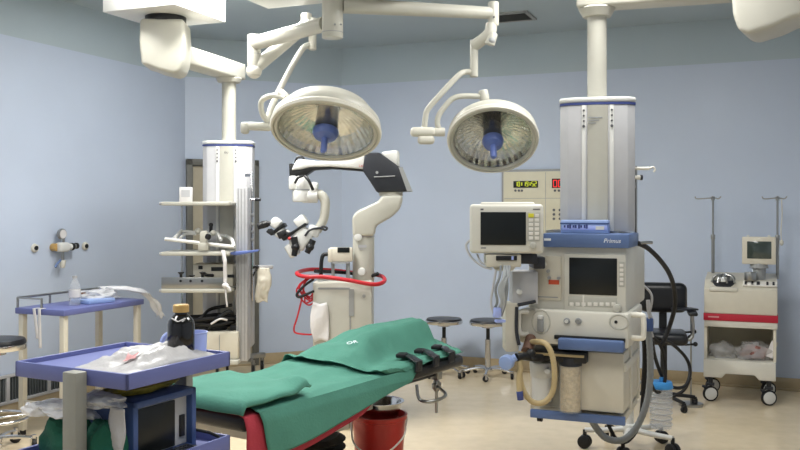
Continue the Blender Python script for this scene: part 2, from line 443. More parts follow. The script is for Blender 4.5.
# left pendant
gB = Vector((-1.52, 5.71)); pc = Vector((-1.263, 6.5))
t = thing('supply_pendant', (gB.x, gB.y, ZC), 'ceiling supply pendant with shelf column by the door, on the left', 'supply pendant', 0, 'ceiling supply pendants')
b = MB(); b.box((gB.x, gB.y, (2.75+ZC)/2), (.55, .55, ZC-2.75), RA, bev=.004); b.build('ceiling_cover', M['white'], t, True)
b = MB(); b.cyl((gB.x, gB.y, 2.71), (gB.x, gB.y, 2.75), .13, seg=28); b.build('swivel_ring', M['black'], t, True)
b = MB(); gearhead(b, gB, 2.715, 2.365, math.radians(4), .275, .27); b.build('gear_head', M['pend'], t, True)
dd = (pc-gB); aa = math.atan2(dd.y, dd.x); e1 = pc+dd.normalized()*.115; e0 = gB+dd.normalized()*.1; mid = (e0+e1)/2
b = MB(); b.box((mid.x, mid.y, 2.53), ((e1-e0).length, .16, .12), aa, bev=.014, seg=3); ar = b.build('arm', M['pend'], t, True)
b = MB(); b.cyl((pc.x, pc.y, 2.44), (pc.x, pc.y, 2.475), .085, .095, bev=.008); b.build('collar', M['pend'], t, True)
b = MB(); b.cyl((pc.x, pc.y, 2.0), (pc.x, pc.y, 2.45), .052, seg=24); b.build('pole', M['pend'], t, True)
mx, col = column(t, pc, math.radians(3), .50, 1.965, .36, .24)
YS = 6.2
xl = at(167, 0, YS).x; xr = at(234, 0, YS).x
for zz in (1.545, 1.20, .945):
    b = MB(); b.box2((xl, 6.04, zz-.014), (xr, 6.40, zz+.012), bev=.006); sh = b.build('shelf', M['pend'], t, True)
    b = MB(); b.cyl((xl-.012, 6.05, zz), (xl+.004, 6.05, zz), .011, seg=10); b.build('shelf_stop', M['gray'], sh, True)
b = MB(); b.box2((xl+.12, 6.08, .43), (xr+.05, 6.44, .46), bev=.006); b.build('shelf', M['pend'], t, True)
b = MB()
xc = at(242.5, 0, YS).x
b.box2((xc-.04, 6.17, .44), (xc+.04, 6.30, 1.66), bev=.004)
b.build('rail_post', M['alu'], t, True)
b = MB()
for q in (-.028, -.006, .018): b.box2((xc+q, 6.164, .45), (xc+q+.006, 6.172, 1.65))
b.build('rail_ribs', M['gray'], t, True, whole=True)
b = MB(); b.cyl((at(181.5, 0, 6.3).x, 6.30, .46), (at(181.5, 0, 6.3).x, 6.30, 1.56), .007, seg=10); b.build('shelf_rod', M['chrome'], t, True)
b = MB(); xq = at(252, 0, 6.34).x
b.box2((xq-.008, 6.33, .85), (xq+.008, 6.355, 1.78), bev=.003)
for z_ in (.9, 1.28, 1.75): b.box2((xq-.05, 6.335, z_-.01), (xq, 6.36, z_+.01))
b.build('equipment_rail', M['chrome'], t, True)
b = MB()
for yy in (215, 224, 232, 240):
    p = at(252.5, yy, 6.33); b.box(p, (.02, .012, .022), bev=.003)
b.build('rail_socket', M['gray'], t, True)
b = MB(); p = at(249, 199.5, 6.33); b.cyl(p, p+Vector((.05, 0, 0)), .008); hk = b.build('rail_peg', M['chrome'], t, True)
b = MB(); b.cyl(p+Vector((.045, 0, 0)), p+Vector((.085, 0, .001)), .012, bev=.003); b.build('peg_tip', M['slate'], hk, True)
text('DU', .02, Matrix.Translation((-.0, -.1369, 1.915)) @ FRONT, M['ink'], col).matrix_local = Matrix.Translation(pc.to_3d()-Vector((gB.x, gB.y, ZC))) @ rz(math.radians(3))

# things on the left pendant's shelves
def zsh(i): return (1.557, 1.212, .957)[i]
t = thing('supply_box', (at(186, 0, 6.2).x, 6.2, zsh(0)), 'small upright white carton on the top pendant shelf', 'box', .15)
b = MB(); b.box((0, 0, .052), (.088, .06, .104), bev=.004); b.build('carton', M['paper'], t)
b = MB(); b.box((0, -.031, .06), (.06, .002, .05)); b.build('printed_panel', M['lgray'], t)

YB = 6.16
def q(px, py, dy=0.0): return at(px, py, YB+dy)
t = thing('headrest_clamp', (at(200, 0, YB).x, YB, zsh(1)), 'white metal head clamp frame lying on the middle pendant shelf', 'clamp')
b = MB(); b.tube([q(165, 239, -.1), q(234, 247, -.1)], .013, smooth=False); b.tube([q(234, 247, -.1), q(232, 240, .0), q(227, 236, .12)], .013); b.tube([q(174, 239, -.1), q(181, 231, .1)], .013, smooth=False); b.tube([q(181, 231, .1), q(200, 233, .12), q(227, 236, .12)], .011); b.build('frame', M['white'], t, True)
b = MB(); b.tube([q(180, 238, -.05), q(186, 234, .06), q(196, 234, .07)], .009); b.tube([q(206, 238, .06), q(216, 233, .02), q(221, 240, -.06)], .011); b.build('inner_arm', M['white'], t, True)
b = MB(); b.box(q(204, 238, -.1), (.05, .05, .09), bev=.008); b.box(q(204, 246.5, -.1), (.07, .06, .055), bev=.008); b.cyl(q(204, 230.5, -.06), q(204, 236, -.06), .02); b.ball(q(198, 231, 0), .022); b.ball(q(213, 233, -.03), .02); b.build('clamp_block', M['pend'], t, True)
b = MB(); b.cyl(q(211, 232, 0), q(211, 226, 0), .012); b.ball(q(211, 225, 0), .016); b.cyl(q(207, 236.5, -.13), q(209, 237, -.14), .02); b.build('locking_knob', M['black'], t, True)

b = MB(); p = at(242, 250, 6.0)
b.prism([(-.105, -.012), (-.05, -.018), (.09, .006), (.105, .02), (.02, .012), (-.09, .004)], .09, Matrix.Translation((p.x, 6.16, p.z-.022)) @ Matrix.Rotation(PI/2, 4, 'X'), bev=.003)
solo(b, 'blue_tray_clip', M['lampblue'], (p.x, 6.1, p.z-.03), 'flat blue plastic clip sticking out beside the rail post', 'clip')
Yc = 6.02
t = thing('cloth_tie', at(224, 252, Yc), 'white cloth tie knotted over the pendant shelves and hanging down', 'strap')
b = MB()
def ribbon(pts, w): 
    def f(a_, b_):
        i = min(int(a_*(len(pts)-1)), len(pts)-2); k_ = a_*(len(pts)-1)-i
        p_ = pts[i].lerp(pts[i+1], k_); return p_+Vector(((b_-.5)*w, .004*math.sin(9*a_), 0))
    return f
b.sheet(ribbon([at(222.5, 249.8, 6.2), at(223, 250.5, Yc), at(225, 262, Yc-.005), at(225, 275, Yc-.005), at(225, 284, Yc-.005)], .026), 16, 2)
b.sheet(ribbon([at(225, 284, Yc-.005), at(226, 296, Yc-.01), at(227, 307, Yc-.01)], .012), 10, 2)
b.build('ribbon', M['paper'], t, True, solid=.004)
b = MB(); b.ball(at(225.5, 285.5, Yc-.012), .024, (1, .7, .7)); b.tube([at(226, 286, Yc-.02), at(229, 288, Yc-.02), at(230, 291, Yc-.02)], .009); b.build('knot', M['paper'], t, True)

t = thing('metal_tray_bar', at(193, 288, 6.1), 'long flat grey metal bar resting on the lower pendant shelf', 'metal bar')
b = MB(); lo = at(161.5, 288, 6.06); hi = at(223, 277.5, 6.06); b.box2((lo.x, 6.055, .958), (hi.x, 6.085, hi.z), bev=.003); b.build('bar', M['steel'], t, True)
b = MB()
for px in (180.5, 190.5, 202): b.cyl(at(px, 281, 6.06), at(px, 281, 6.045), .009, seg=12)
b.build('bolt', M['black'], t, True)
for px, z_ in ((181, 273), (192, 276), (202.5, 273)):
    b = MB(); b.cyl(at(px, 278, 6.07), at(px, z_+1, 6.07), .01, seg=12); b.cyl(at(px, z_+1.5, 6.07), at(px, z_-1, 6.07), .013, .022, seg=14, bev=.004); b.build('thumb_screw', M['black'], t, True)
t = thing('power_unit', at(214, 288, 6.28), 'beige power unit with dark sockets standing behind the grey bar', 'power unit')
b = MB(); lo = at(193, 288, 6.2); hi = at(233, 264, 6.2); b.box2((lo.x, 6.2, .958), (hi.x, 6.38, hi.z), bev=.008); b.build('case', M['beige'], t, True)
b = MB(); b.box(at(200.5, 267.5, 6.2), (.03, .012, .026), bev=.003); b.box(at(219, 269, 6.2), (.11, .012, .028), bev=.003); b.box(at(231, 276, 6.2), (.05, .012, .02)); b.build('socket', M['black'], t, True)
b = MB(); b.tube([at(202, 273, 6.19), at(207, 275, 6.15), at(213, 275.5, 6.19)], .011); b.build('lead', M['black'], t, True)
# lower shelf: device with hose bundle on it
t = thing('suction_pump', (at(218, 0, 6.25).x, 6.25, .46), 'low beige pump unit on the bottom pendant shelf, under black hoses', 'pump')
b = MB(); lo = at(197, 0, 6.12); hi = at(238, 332, 6.12); b.box2((lo.x, 6.12, .461), (hi.x, 6.38, hi.z), bev=.01); b.build('case', M['beige'], t, True)
b = MB(); b.box2((lo.x+.155, 6.116, .48), (lo.x+.159, 6.122, hi.z-.02)); b.build('seam', M['gray'], t, True)
zt = hi.z
t = thing('hose_bundle', (at(214, 0, 6.25).x, 6.25, zt), 'coiled bundle of black hoses lying on the low beige pump', 'hose')
b = MB(); rr = random.Random(3)
for i in range(5):
    cx, cy = at(211+rr.uniform(-4, 4), 0, 6.22).x, 6.24+rr.uniform(-.02, .02); R = .1+.018*i
    b.tube([(cx+R*1.15*math.cos(k_*PI/5), cy+R*.6*math.sin(k_*PI/5), zt+.014+.019*i+.008*math.sin(k_*2+i)) for k_ in range(10)], .013, closed=True, res=4)
b.build('coil', M['rubber'], t, True, whole=True)
b = MB(); b.tube([at(207, 330, 6.18), at(218, 318, 6.12), at(229, 311.5, 6.14), at(233, 316, 6.2), at(231, 323, 6.2)], .014); b.tube([at(195, 323, 6.2), at(203, 316, 6.2), at(211, 309, 6.3), at(232, 305, 6.3)], .012); b.build('lead', M['black'], t, True)
b = MB(); b.tube([at(211, 324, 6.07), at(220, 319, 6.07), at(227, 320, 6.1)], .007); b.build('cable_tie', M['paper'], t, True)
b = MB(); b.box(at(235, 327.5, 6.2), (.06, .05, .035), bev=.006); b.build('plug', M['black'], t, True)
# drain bag on the rail
t = thing('drain_bag', at(264, 266, 6.3), 'small clear drainage bag clipped to the right of the pendant rail', 'bag')
b = MB()
def bagf(a_, b_):
    x = 257.5+12*a_+1.2*math.sin(b_*5)-b_*.6; y = 268+34*b_+(.9*math.sin(a_*7) if b_ > .9 else 0)
    return at(x, y, 6.32)+Vector((0, -.018*math.sin(PI*a_)*math.sin(PI*min(1, b_*1.1))+.006*noise.noise(Vector((a_*5, b_*7, 1))), 0))
b.sheet(bagf, 14, 24); b.build('pouch', M['beige'], t, True, solid=.016)
b = MB(); b.box((at(264, 0, 6.32).x, 6.32, at(0, 267, 6.32).z), (.13, .024, .026), bev=.006); b.build('top_bar', M['lgray'], t, True)
b = MB(); b.tube([at(252.5, 268, 6.345), at(256, 266.5, 6.3), at(259, 267, 6.3)], .008); b.ball(at(257, 267, 6.3), .014); b.tube([at(253, 276, 6.34), at(255, 272, 6.3), at(258, 269, 6.31)], .006); b.build('hanger', M['black'], t, True)

# trolley base standing near the cut corner
t = thing('wheeled_stand_base', (at(240, 0, 7.95).x, 7.95, 0), 'low grey wheeled stand base on the floor behind the operating table', 'trolley')
b = MB(); b.box((0, 0, .17), (.5, .035, .045), math.radians(36), bev=.004); b.box((-.02, .0, .17), (.4, .03, .04), math.radians(-40), bev=.004); b.build('cross_bar', M['steel'], t)
b = MB(); b.cyl((0, 0, .17), (0, 0, .42), .02); b.build('post', M['steel'], t)
for ang in (36, 216, -40, 140):
    w_, f_ = MB(), MB(); L_ = .22 if ang in (36, 216) else .18
    caster(w_, f_, (L_*math.cos(math.radians(ang)), L_*math.sin(math.radians(ang)), 0), .06, .2)
    f_.cyl((L_*math.cos(math.radians(ang)), L_*math.sin(math.radians(ang)), .09), (L_*math.cos(math.radians(ang)), L_*math.sin(math.radians(ang)), .16), .012)
    ww = w_.build('caster', M['rubber'], t); f_.build('fork', M['steel'], ww)

# right pendant
pc2 = Vector((at(597, 0, 4.62).x, 4.62)); gB2 = Vector((1.85, 4.36)); zb2 = 2.555
t = thing('supply_pendant', (gB2.x, gB2.y, ZC), 'ceiling supply pendant rising above the anaesthesia machine, on the right', 'supply pendant', 0, 'ceiling supply pendants')
b = MB(); b.box((gB2.x, gB2.y, (2.79+ZC)/2), (.55, .55, ZC-2.79), RA, bev=.004); b.build('ceiling_cover', M['white'], t, True)
b = MB(); b.cyl((gB2.x, gB2.y, 2.76), (gB2.x, gB2.y, 2.79), .13, seg=28); b.build('swivel_ring', M['black'], t, True)
b = MB(); gearhead(b, gB2, 2.765, 2.355, PI-.55, .33, .30); b.build('gear_head', M['pend'], t, True)
dd = (pc2-gB2); aa = math.atan2(dd.y, dd.x); e1 = pc2+dd.normalized()*.1; e0 = gB2+dd.normalized()*.1; mid = (e0+e1)/2
b = MB(); b.box((mid.x, mid.y, zb2+.06), ((e1-e0).length, .16, .12), aa, bev=.014, seg=3); b.build('arm', M['pend'], t, True)
b = MB(); b.cyl((pc2.x, pc2.y, zb2-.045), (pc2.x, pc2.y, zb2+.005), .075, .095, bev=.008); b.build('collar', M['pend'], t, True)
b = MB(); b.cyl((pc2.x, pc2.y, 2.08), (pc2.x, pc2.y, zb2-.04), .05, seg=24); b.build('pole', M['pend'], t, True)
mx, col = column(t, pc2, math.radians(-11), 1.39, 2.04, .378, .24)
b = MB(); p = at(636, 0, 4.6)
b.cyl((p.x, 4.6, 1.36), (p.x, 4.6, at(0, 166, 4.6).z), .007, seg=10); b.cyl((p.x-.045, 4.6, 1.62), (p.x, 4.6, 1.62), .008); b.cyl((p.x-.045, 4.6, 1.72), (p.x, 4.6, 1.72), .008); b.build('side_rod', M['steel'], t, True)
b = MB(); b.cyl(at(633, 168.5, 4.6), at(649, 168.5, 4.6), .009); b.tube([at(649, 168.5, 4.6), at(653, 167, 4.6), at(655, 169.5, 4.6), at(653.5, 172, 4.6)], .005); b.build('hook', M['handlewhite'], t, True)
b = MB(); b.cyl(at(633.5, 177.5, 4.6), at(640, 177.5, 4.6), .012); cl = b.build('clamp', M['handlewhite'], t, True)
b = MB(); b.cyl(at(640, 177.5, 4.6), at(642.5, 177.5, 4.6), .014, bev=.003); b.build('clamp_tip', M['slate'], cl, True)
mxt = Matrix.Translation((pc2.x, pc2.y, 0)) @ rz(math.radians(-11))
b = MB()
for i in range(3): b.box(mxt @ Vector((-.012-.008*i, -.1356, 1.972-.014*i)), (.07-.016*i, .0016, .006), math.radians(-11))
b.build('print_lines', M['gray'], col, True, whole=True)

# ------------------------------------------------------------------ operating lamps
hub = Vector((at(332.5, 0, 5.0).x, 5.0))
t = thing('lamp_ceiling_mount', (hub.x, hub.y, ZC), 'white ceiling box with the round hub that carries both lamp arms', 'lamp mount')
c = Vector((-.82, 5.47))+Vector((U.x, U.y))*.55-Vector((V.x, V.y))*.275
b = MB(); b.box((c.x, c.y, (2.75+ZC)/2), (1.1, .55, ZC-2.75), RA, bev=.004); b.build('ceiling_cover', M['white'], t, True)
b = MB(); b.cyl((hub.x, hub.y, 2.475), (hub.x, hub.y, 2.76), .06, seg=28, bev=.006); hb = b.build('hub', M['pend'], t, True)
b = MB(); b.cyl((hub.x, hub.y, 2.505), (hub.x, hub.y, 2.509), .0612, seg=28)
for px in (335, 341): p = at(px, 24.5, 4.94); b.cyl(p, p+Vector((0, -.006, 0)), .006, seg=10)
b.build('hub_screws', M['gray'], hb, True, whole=True)

def lamp_head(t, ctr, face, r, dome, roll=0.0):
    z = -Vector(face).normalized(); x = Vector((1, 0, 0)); x = (x-z*x.dot(z)).normalized(); y = z.cross(x)
    R = Matrix((x, y, z)).transposed().to_4x4(); mx = Matrix.Translation(ctr) @ R @ rz(roll)      # local +z runs up the back of the lamp
    b = MB()
    b.lathe([(r*.865, -.012), (r*.89, -.024), (r*.935, -.026), (r*.985, -.008), (r, .02), (r*.985, .045), (r*.93, .065), (r*.8, dome*.62), (r*.55, dome*.88), (r*.25, dome), (0, dome)], mx, 56)
    sh = b.build('lamp_housing', M['pend'], t, True)
    b = MB(); b.lathe([(r*.955, -.030), (r*1.0, -.024), (r*1.02, -.008), (r*1.0, .006)], mx, 56); b.build('rim', M['warm'], t, True, solid=.006)
    pr = [(r*.865, -.010), (r*.80, .028), (r*.66, dome*.42), (r*.46, dome*.62), (r*.2, dome*.75)]; N = 72
    b = MB(); b2 = bmesh.new(); g = [[b2.verts.new(mx @ Vector(((q_[0]-(.012*r if i % 2 else 0))*math.cos(2*PI*i/N), (q_[0]-(.012*r if i % 2 else 0))*math.sin(2*PI*i/N), q_[1]))) for i in range(N)] for q_ in pr]
    for A, B in zip(g, g[1:]):
        for i in range(N): b2.faces.new((A[i], A[(i+1) % N], B[(i+1) % N], B[i]))
    b2.faces.new(g[-1]); b._merge(b2); b.build('reflector', M['mirror'], t, True, sharp=3)
    b = MB(); b.lathe([(r*.2, dome*.72), (r*.21, dome*.05), (r*.2, -.01), (0, -.012)], mx, 24)
    b.build('bulb_carrier', M['slate'], t, True)
    b = MB(); b.lathe([(0, -.006), (r*.868, -.006), (r*.868, -.010), (0, -.010)], mx, 48); b.build('cover_glass', M['lampglass'], t, True)
    b = MB(); b.lathe([(0, -.012), (r*.235, -.012), (r*.24, -.03), (r*.2, -.055), (r*.1, -.065), (.02, -.07), (.018, -.15), (.012, -.16), (0, -.16)], mx, 28); b.build('grip', M['lampblue'], t, True)
    return mx

# big lamp
t = thing('operating_lamp', (hub.x-.06, hub.y, 2.57), 'large round operating lamp hanging left of centre above the microscope arm', 'operating lamp', 0, 'operating lamps on the ceiling hub')
el = Vector((at(254, 0, 5.6).x, 5.6, 2.56)); s0 = Vector((hub.x-.045, hub.y+.04, 2.565))
b = MB(); b.tube([s0, el], .045, smooth=False, seg=18); b.build('extension_arm', M['pend'], t, True)
b = MB(); b.cyl((el.x, el.y, 2.615), (el.x, el.y, 2.35), .042, seg=22, bev=.008); el_o = b.build('elbow', M['pend'], t, True)
b = MB(); b.cyl((el.x, el.y, 2.49), (el.x, el.y, 2.494), .0428, seg=22); b.build('joint_ring', M['gray'], el_o, True)
se = at(309, 23, 5.75)
b = MB(); b.tube([Vector((el.x, el.y, 2.40)), se], .042, smooth=False, seg=16); b.build('spring_arm', M['pend'], t, True)
b = MB(); b.ball(Vector((el.x, el.y, 2.385)), .05); b.cyl(at(306.5, 13.5, 5.75), at(306.5, 26, 5.75), .036, bev=.006); b.build('knuckle', M['warm'], t, True)
b = MB(); b.cyl(at(312.5, 18, 5.75), at(312.5, 50, 5.75), .026, bev=.004); b.build('drop_tube', M['pend'], t, True)
pv = at(268, 126, 5.35)
b = MB(); b.tube([at(312, 46.5, 5.75), at(306, 46, 5.73), at(299, 54, 5.68), at(283, 83, 5.5), at(272, 106, 5.4), at(268, 118, 5.36), pv], .019, seg=12); b.build('lower_rod', M['pend'], t, True)
b = MB(); b.box(at(258.5, 126.5, 5.35), (.16, .055, .05), bev=.018, rot=Matrix.Rotation(.04, 3, 'Y')); b.box(at(245, 128, 5.35), (.05, .06, .07), bev=.015); b.build('brake_box', M['pend'], t, True)
lc = at(326, 129, 5.2)
b = MB(); b.tube([at(268, 122, 5.35), at(262.5, 114, 5.33), at(261, 103, 5.31), at(266, 97.5, 5.28), at(276, 95.5, 5.25), at(286, 98, 5.2)], .017, seg=12); b.build('yoke', M['pend'], t, True)
b = MB(); b.cyl(at(280, 92, 5.24), at(292, 103, 5.2), .026, bev=.006); b.build('yoke_joint', M['pend'], t, True)
lamp_head(t, lc, (-.06, -.47, -.88), .325, .2, .05)

# small lamp
t = thing('operating_lamp', (hub.x+.06, hub.y, 2.66), 'smaller round operating lamp hanging over the floor left of the anaesthesia machine', 'operating lamp', 0, 'operating lamps on the ceiling hub')
kn = at(491, 13, 5.18)
b = MB(); b.tube([at(343, 5.5, 5.02), kn], .045, smooth=False, seg=18, r_end=.036); b.build('extension_arm', M['pend'], t, True)
b = MB(); b.cyl(at(493.5, 2, 5.18), at(493.5, 26, 5.18), .032, seg=20, bev=.006); ko = b.build('elbow', M['pend'], t, True)
b = MB(); b.cyl(at(494, 17, 5.15), at(494, 17, 5.142), .006, seg=8); b.build('screw', M['ink'], ko, True)
b = MB(); b.tube([at(491.5, 24, 5.18), at(489, 34, 5.18), at(474, 46, 5.24)], .035, seg=14, res=4); b.cyl(at(493, 33, 5.17), at(489.5, 45, 5.17), .03, bev=.006); b.build('spring_arm', M['pend'], t, True)
b = MB(); b.ball(at(491.5, 40.5, 5.155), .022); b.build('spring_cap', M['gray'], t, True)
b = MB(); b.cyl(at(474, 40, 5.24), at(474, 77, 5.24), .0245, bev=.005); b.build('drop_tube', M['pend'], t, True)
b = MB(); b.tube([at(473, 72, 5.24), at(465, 72, 5.24), at(458, 76, 5.22), at(440, 95, 5.2), at(428, 109, 5.2), at(425.5, 117, 5.2), at(424, 132, 5.2)], .0175, seg=12); b.build('lower_rod', M['pend'], t, True)
b = MB(); b.box(at(423, 132, 5.2), (.15, .07, .055), bev=.022, seg=3); b.box(at(426, 140, 5.2), (.1, .07, .05), bev=.02, seg=3); b.cyl(at(434, 132, 5.2), at(445, 132, 5.2), .026, bev=.006); b.build('brake_box', M['warm'], t, True)
b = MB(); b.tube([at(440, 131, 5.2), at(437.5, 124, 5.2), at(439, 115, 5.2), at(447, 104, 5.2), at(454, 98, 5.2), at(464, 96, 5.2), at(483, 96.5, 5.2)], .0165, seg=12); b.build('yoke', M['pend'], t, True)
b = MB(); b.cyl(at(483, 90, 5.2), at(486, 107, 5.2), .029, bev=.008); b.build('yoke_joint', M['pend'], t, True)
lamp_head(t, at(492.8, 138.5, 5.2), (-.04, -.67, -.74), .266, .15, -.1)

# ------------------------------------------------------------------ operating microscope
YM = 6.3
t = thing('operating_microscope', (at(344, 0, YM).x, YM+.05, 0), 'white and black surgical microscope on a floor stand behind the operating table', 'microscope')
def m(px, py, dy=0.0): return at(px, py, YM+dy)
b = MB(); lo = m(315.5, 282); hi = m(373, 278); b.box2((lo.x, YM-.2, .14), (hi.x, YM+.24, 1.0), bev=.015); cab = b.build('cabinet', M['pend'], t, True)
b = MB(); p1_ = at(349, 289, YM-.2); p2_ = at(354, 316, YM-.2); b.box2((p1_.x, YM-.206, p2_.z), (p2_.x, YM-.196, p1_.z)); b.build('vent_slot', M['gray'], cab, True)
b = MB(); p1_ = at(318, 287.5, YM-.2); p2_ = at(350, 289.5, YM-.2); b.box2((p1_.x, YM-.204, p2_.z), (p2_.x, YM-.198, p1_.z)); p1_ = at(349.5, 317, YM-.2); p2_ = at(351, 340, YM-.2); b.box2((p1_.x, YM-.204, p2_.z), (p2_.x, YM-.198, p1_.z)); p = at(364, 296, YM-.2); b.cyl(p, p-Vector((0, .008, 0)), .012, seg=12); b.build('panel_seam', M['gray'], cab, True)
b = MB(); b.box2((lo.x-.1, YM-.32, .08), (hi.x+.1, YM+.36, .15), bev=.02); b.build('floor_base', M['pend'], t, True)
for sx in (0, 1):
    for sy in (0, 1):
        w_, f_ = MB(), MB(); px_ = (lo.x-.06, hi.x+.06)[sx]; py_ = (YM-.27, YM+.31)[sy]
        caster(w_, f_, (px_, py_, 0), .04, .2); ww = w_.build('caster', M['rubber'], t, True); f_.build('fork', M['steel'], ww, True)
cc = m(363.5, 0, .03)
b = MB(); b.cyl((cc.x, cc.y, .99), (cc.x, cc.y, m(0, 236).z), .078, seg=32, bev=.008); colm = b.build('column', M['pend'], t, True)
b = MB(); b.cyl((cc.x, cc.y, m(0, 237).z), (cc.x, cc.y, m(0, 235.5).z), .0795, seg=32)
b.box((cc.x-.005, cc.y-.08, m(0, 246).z), (.06, .004, .02)); b.box((cc.x-.005, cc.y-.08, m(0, 249).z), (.05, .004, .006)); b.build('column_marks', M['lgray'], colm, True)
b = MB(); b.cyl((cc.x-.035, cc.y-.07, m(0, 237).z), (cc.x-.035, cc.y-.10, m(0, 237).z), .028, bev=.006); b.cyl((cc.x-.01, cc.y-.07, m(0, 271).z), (cc.x-.01, cc.y-.105, m(0, 271).z), .028, bev=.006); b.build('column_knob', M['white'], colm, True)
mxm = Matrix.Translation((0, YM+.13, 0)) @ Matrix.Rotation(PI/2, 4, 'X')
def pxy(pts, Y_=YM): return [(at(x, y, Y_).x, at(x, y, Y_).z) for x, y in pts]
b = MB(); b.prism(pxy([(353, 236), (352.5, 217), (357, 211), (379, 201), (381, 196), (402, 195), (403, 200), (400, 209), (392, 217), (376, 226), (374.5, 236)]), .2, mxm, bev=.022, seg=4); b.build('shoulder', M['pend'], t, True)
b = MB(); b.cyl(m(391, 196, .03), m(391, 190, .03), .085, seg=28); b.build('swivel', M['warm'], t, True)
b = MB(); b.prism(pxy([(365, 153.5), (379.5, 153), (384, 156), (399, 167), (402.5, 167.5), (412.5, 191.5), (377, 192.5), (371, 183), (363, 171)]), .2, mxm, bev=.012, seg=3); hs = b.build('arm_cover', M['slate'], t, True)
b = MB(); b.prism(pxy([(398.5, 167.5), (402.5, 167.5), (412.5, 191.5), (407, 191.6)]), .21, Matrix.Translation((0, .005, 0)) @ mxm); b.tube([at(374, 177, YM-.075), at(395, 176, YM-.075)], .004); p = m(377, 172.5, -.07); b.cyl(p, p-Vector((0, .01, 0)), .01); b.build('cover_edge', M['gray'], hs, True)
b = MB(); b.prism(pxy([(381, 152.5), (396, 150.3), (399.5, 152), (400, 168), (397, 168), (384, 158)]), .18, Matrix.Translation((0, -.01, 0)) @ mxm, bev=.018, seg=3); b.build('counterweight', M['white'], t, True)
b = MB(); b.prism(pxy([(292, 170.5), (297, 160.5), (304, 159.8), (318, 161.5), (336, 161), (352, 157.5), (366, 153), (373, 170.5), (356, 168.8), (330, 167), (310, 167.5), (302, 169.5)]), .16, Matrix.Translation((0, -.02, 0)) @ mxm, bev=.012, seg=3); arm = b.build('long_arm', M['white'], t, True)
text('Leica', .024, Matrix.Translation(at(362.5, 165.8, YM-.052)-Vector((0, 0, 0))) @ FRONT, M['inkr'], arm, shear=.2).data.transform(W[t.name].inverted())
b = MB(); b.prism(pxy([(289.5, 164), (293, 163.5), (294, 170), (303, 169.2), (312, 167.5), (330, 167), (356, 168.5), (373, 170.3), (371, 172), (352, 170.3), (332, 168.8), (314, 170), (306, 175.5), (298, 177.5), (290, 177.5)]), .13, Matrix.Translation((0, -.035, 0)) @ mxm, bev=.005); b.build('arm_underside', M['black'], t, True)
b = MB(); b.tube([m(295, 163), m(297, 158), m(302, 157), m(305, 161)], .008); b.tube([m(305, 176, -.1), m(309, 181, -.12), m(313, 190, -.1)], .011); b.tube([m(303, 176, -.08), m(298, 178, -.1), m(295, 183, -.08)], .009); b.build('arm_cable', M['black'], t, True)
b = MB(); b.cyl(m(302, 176), m(302, 190), .052, .062, bev=.01); b.cyl(m(301.5, 190), m(301.5, 202), .066, seg=24, bev=.012); b.box(m(293.5, 183), (.06, .1, .1), bev=.015); b.cyl(m(302, 196), m(318, 196), .05, bev=.01); b.box(m(314, 189), (.05, .09, .1), bev=.014, rot=Matrix.Rotation(.25, 3, 'Y')); b.build('head_swivel', M['white'], t, True)
b = MB(); b.cyl(m(302, 189.2), m(302, 190.6), .0645, seg=24); b.build('swivel_band', M['gray'], t, True)
b = MB(); b.tube([m(312, 194), m(321, 195), m(325, 201), m(325, 211), m(323, 221), m(317, 231)], .036, seg=16, r_end=.031); b.build('gooseneck', M['pend'], t, True)
# optics carrier
def obox(mb, p, q_, w, dpt_, bev=.012):      # a bar between two points
    d_ = q_-p; ang = math.atan2(d_.z, d_.x)
    mb.box((p+q_)/2, (d_.length, dpt_, w), rot=Matrix.Rotation(-ang, 3, 'Y'), bev=bev)
b = MB(); obox(b, m(297, 225), m(306, 218), .075, .15, .012); obox(b, m(296, 247), m(308, 229), .12, .14, .016); obox(b, m(289, 244), m(296, 256), .075, .12, .016); obox(b, m(312, 236), m(316, 226), .085, .12, .016); b.build('optics_body', M['white'], t, True)
b = MB(); obox(b, m(273, 227), m(279, 219), .07, .13, .018); obox(b, m(277, 231), m(288, 236), .075, .12, .016); b.build('binocular_tube', M['white'], t, True)
b = MB()
for dy in (-.045, .035): b.cyl(m(257.5, 226.5, dy), m(263, 225, dy), .024, bev=.006); b.cyl(m(262, 225, dy), m(268, 223.5, dy), .027, .024, bev=.004); b.cyl(m(268, 223.5, dy), m(273, 223, dy), .018)
b.build('eyepiece', M['black'], t, True)
b = MB(); obox(b, m(275, 231.5), m(285, 223.5), .016, .14, .004); obox(b, m(286, 225), m(275, 232.5), .018, .13, .004); obox(b, m(268.5, 230), m(274, 234), .03, .14, .006); obox(b, m(279, 236), m(288, 232), .05, .14, .008); obox(b, m(288, 236), m(307, 223.5), .018, .16, .004); obox(b, m(283, 239), m(290, 233), .04, .14, .008); b.build('joint_trim', M['black'], t, True)
for (a0, a1, a2) in (((294, 237), (295.5, 247), (294, 256)), ((313, 240), (310, 247), (307, 253))):
    b = MB(); b.tube([m(*a0, -.1), m(*a1, -.1)], .024, smooth=False, seg=12); b.tube([m(*a1, -.1), m(*a2, -.1)], .022, smooth=False, seg=12, r_end=.02); b.ball(m(*a1, -.1), .03); b.build('hand_grip', M['black'], t, True)
b = MB(); b.ball(m(289.5, 238.5, -.08), .012); b.build('indicator', M['inkr'], t, True)
b = MB(); b.tube([m(305, 236, -.08), m(310, 230, -.08), m(320, 228, -.06), m(325, 230, -.05), m(327, 228, -.05), m(323, 226.5, -.05), m(320, 229, -.05)], .008); b.build('focus_cable', M['slate'], t, True)
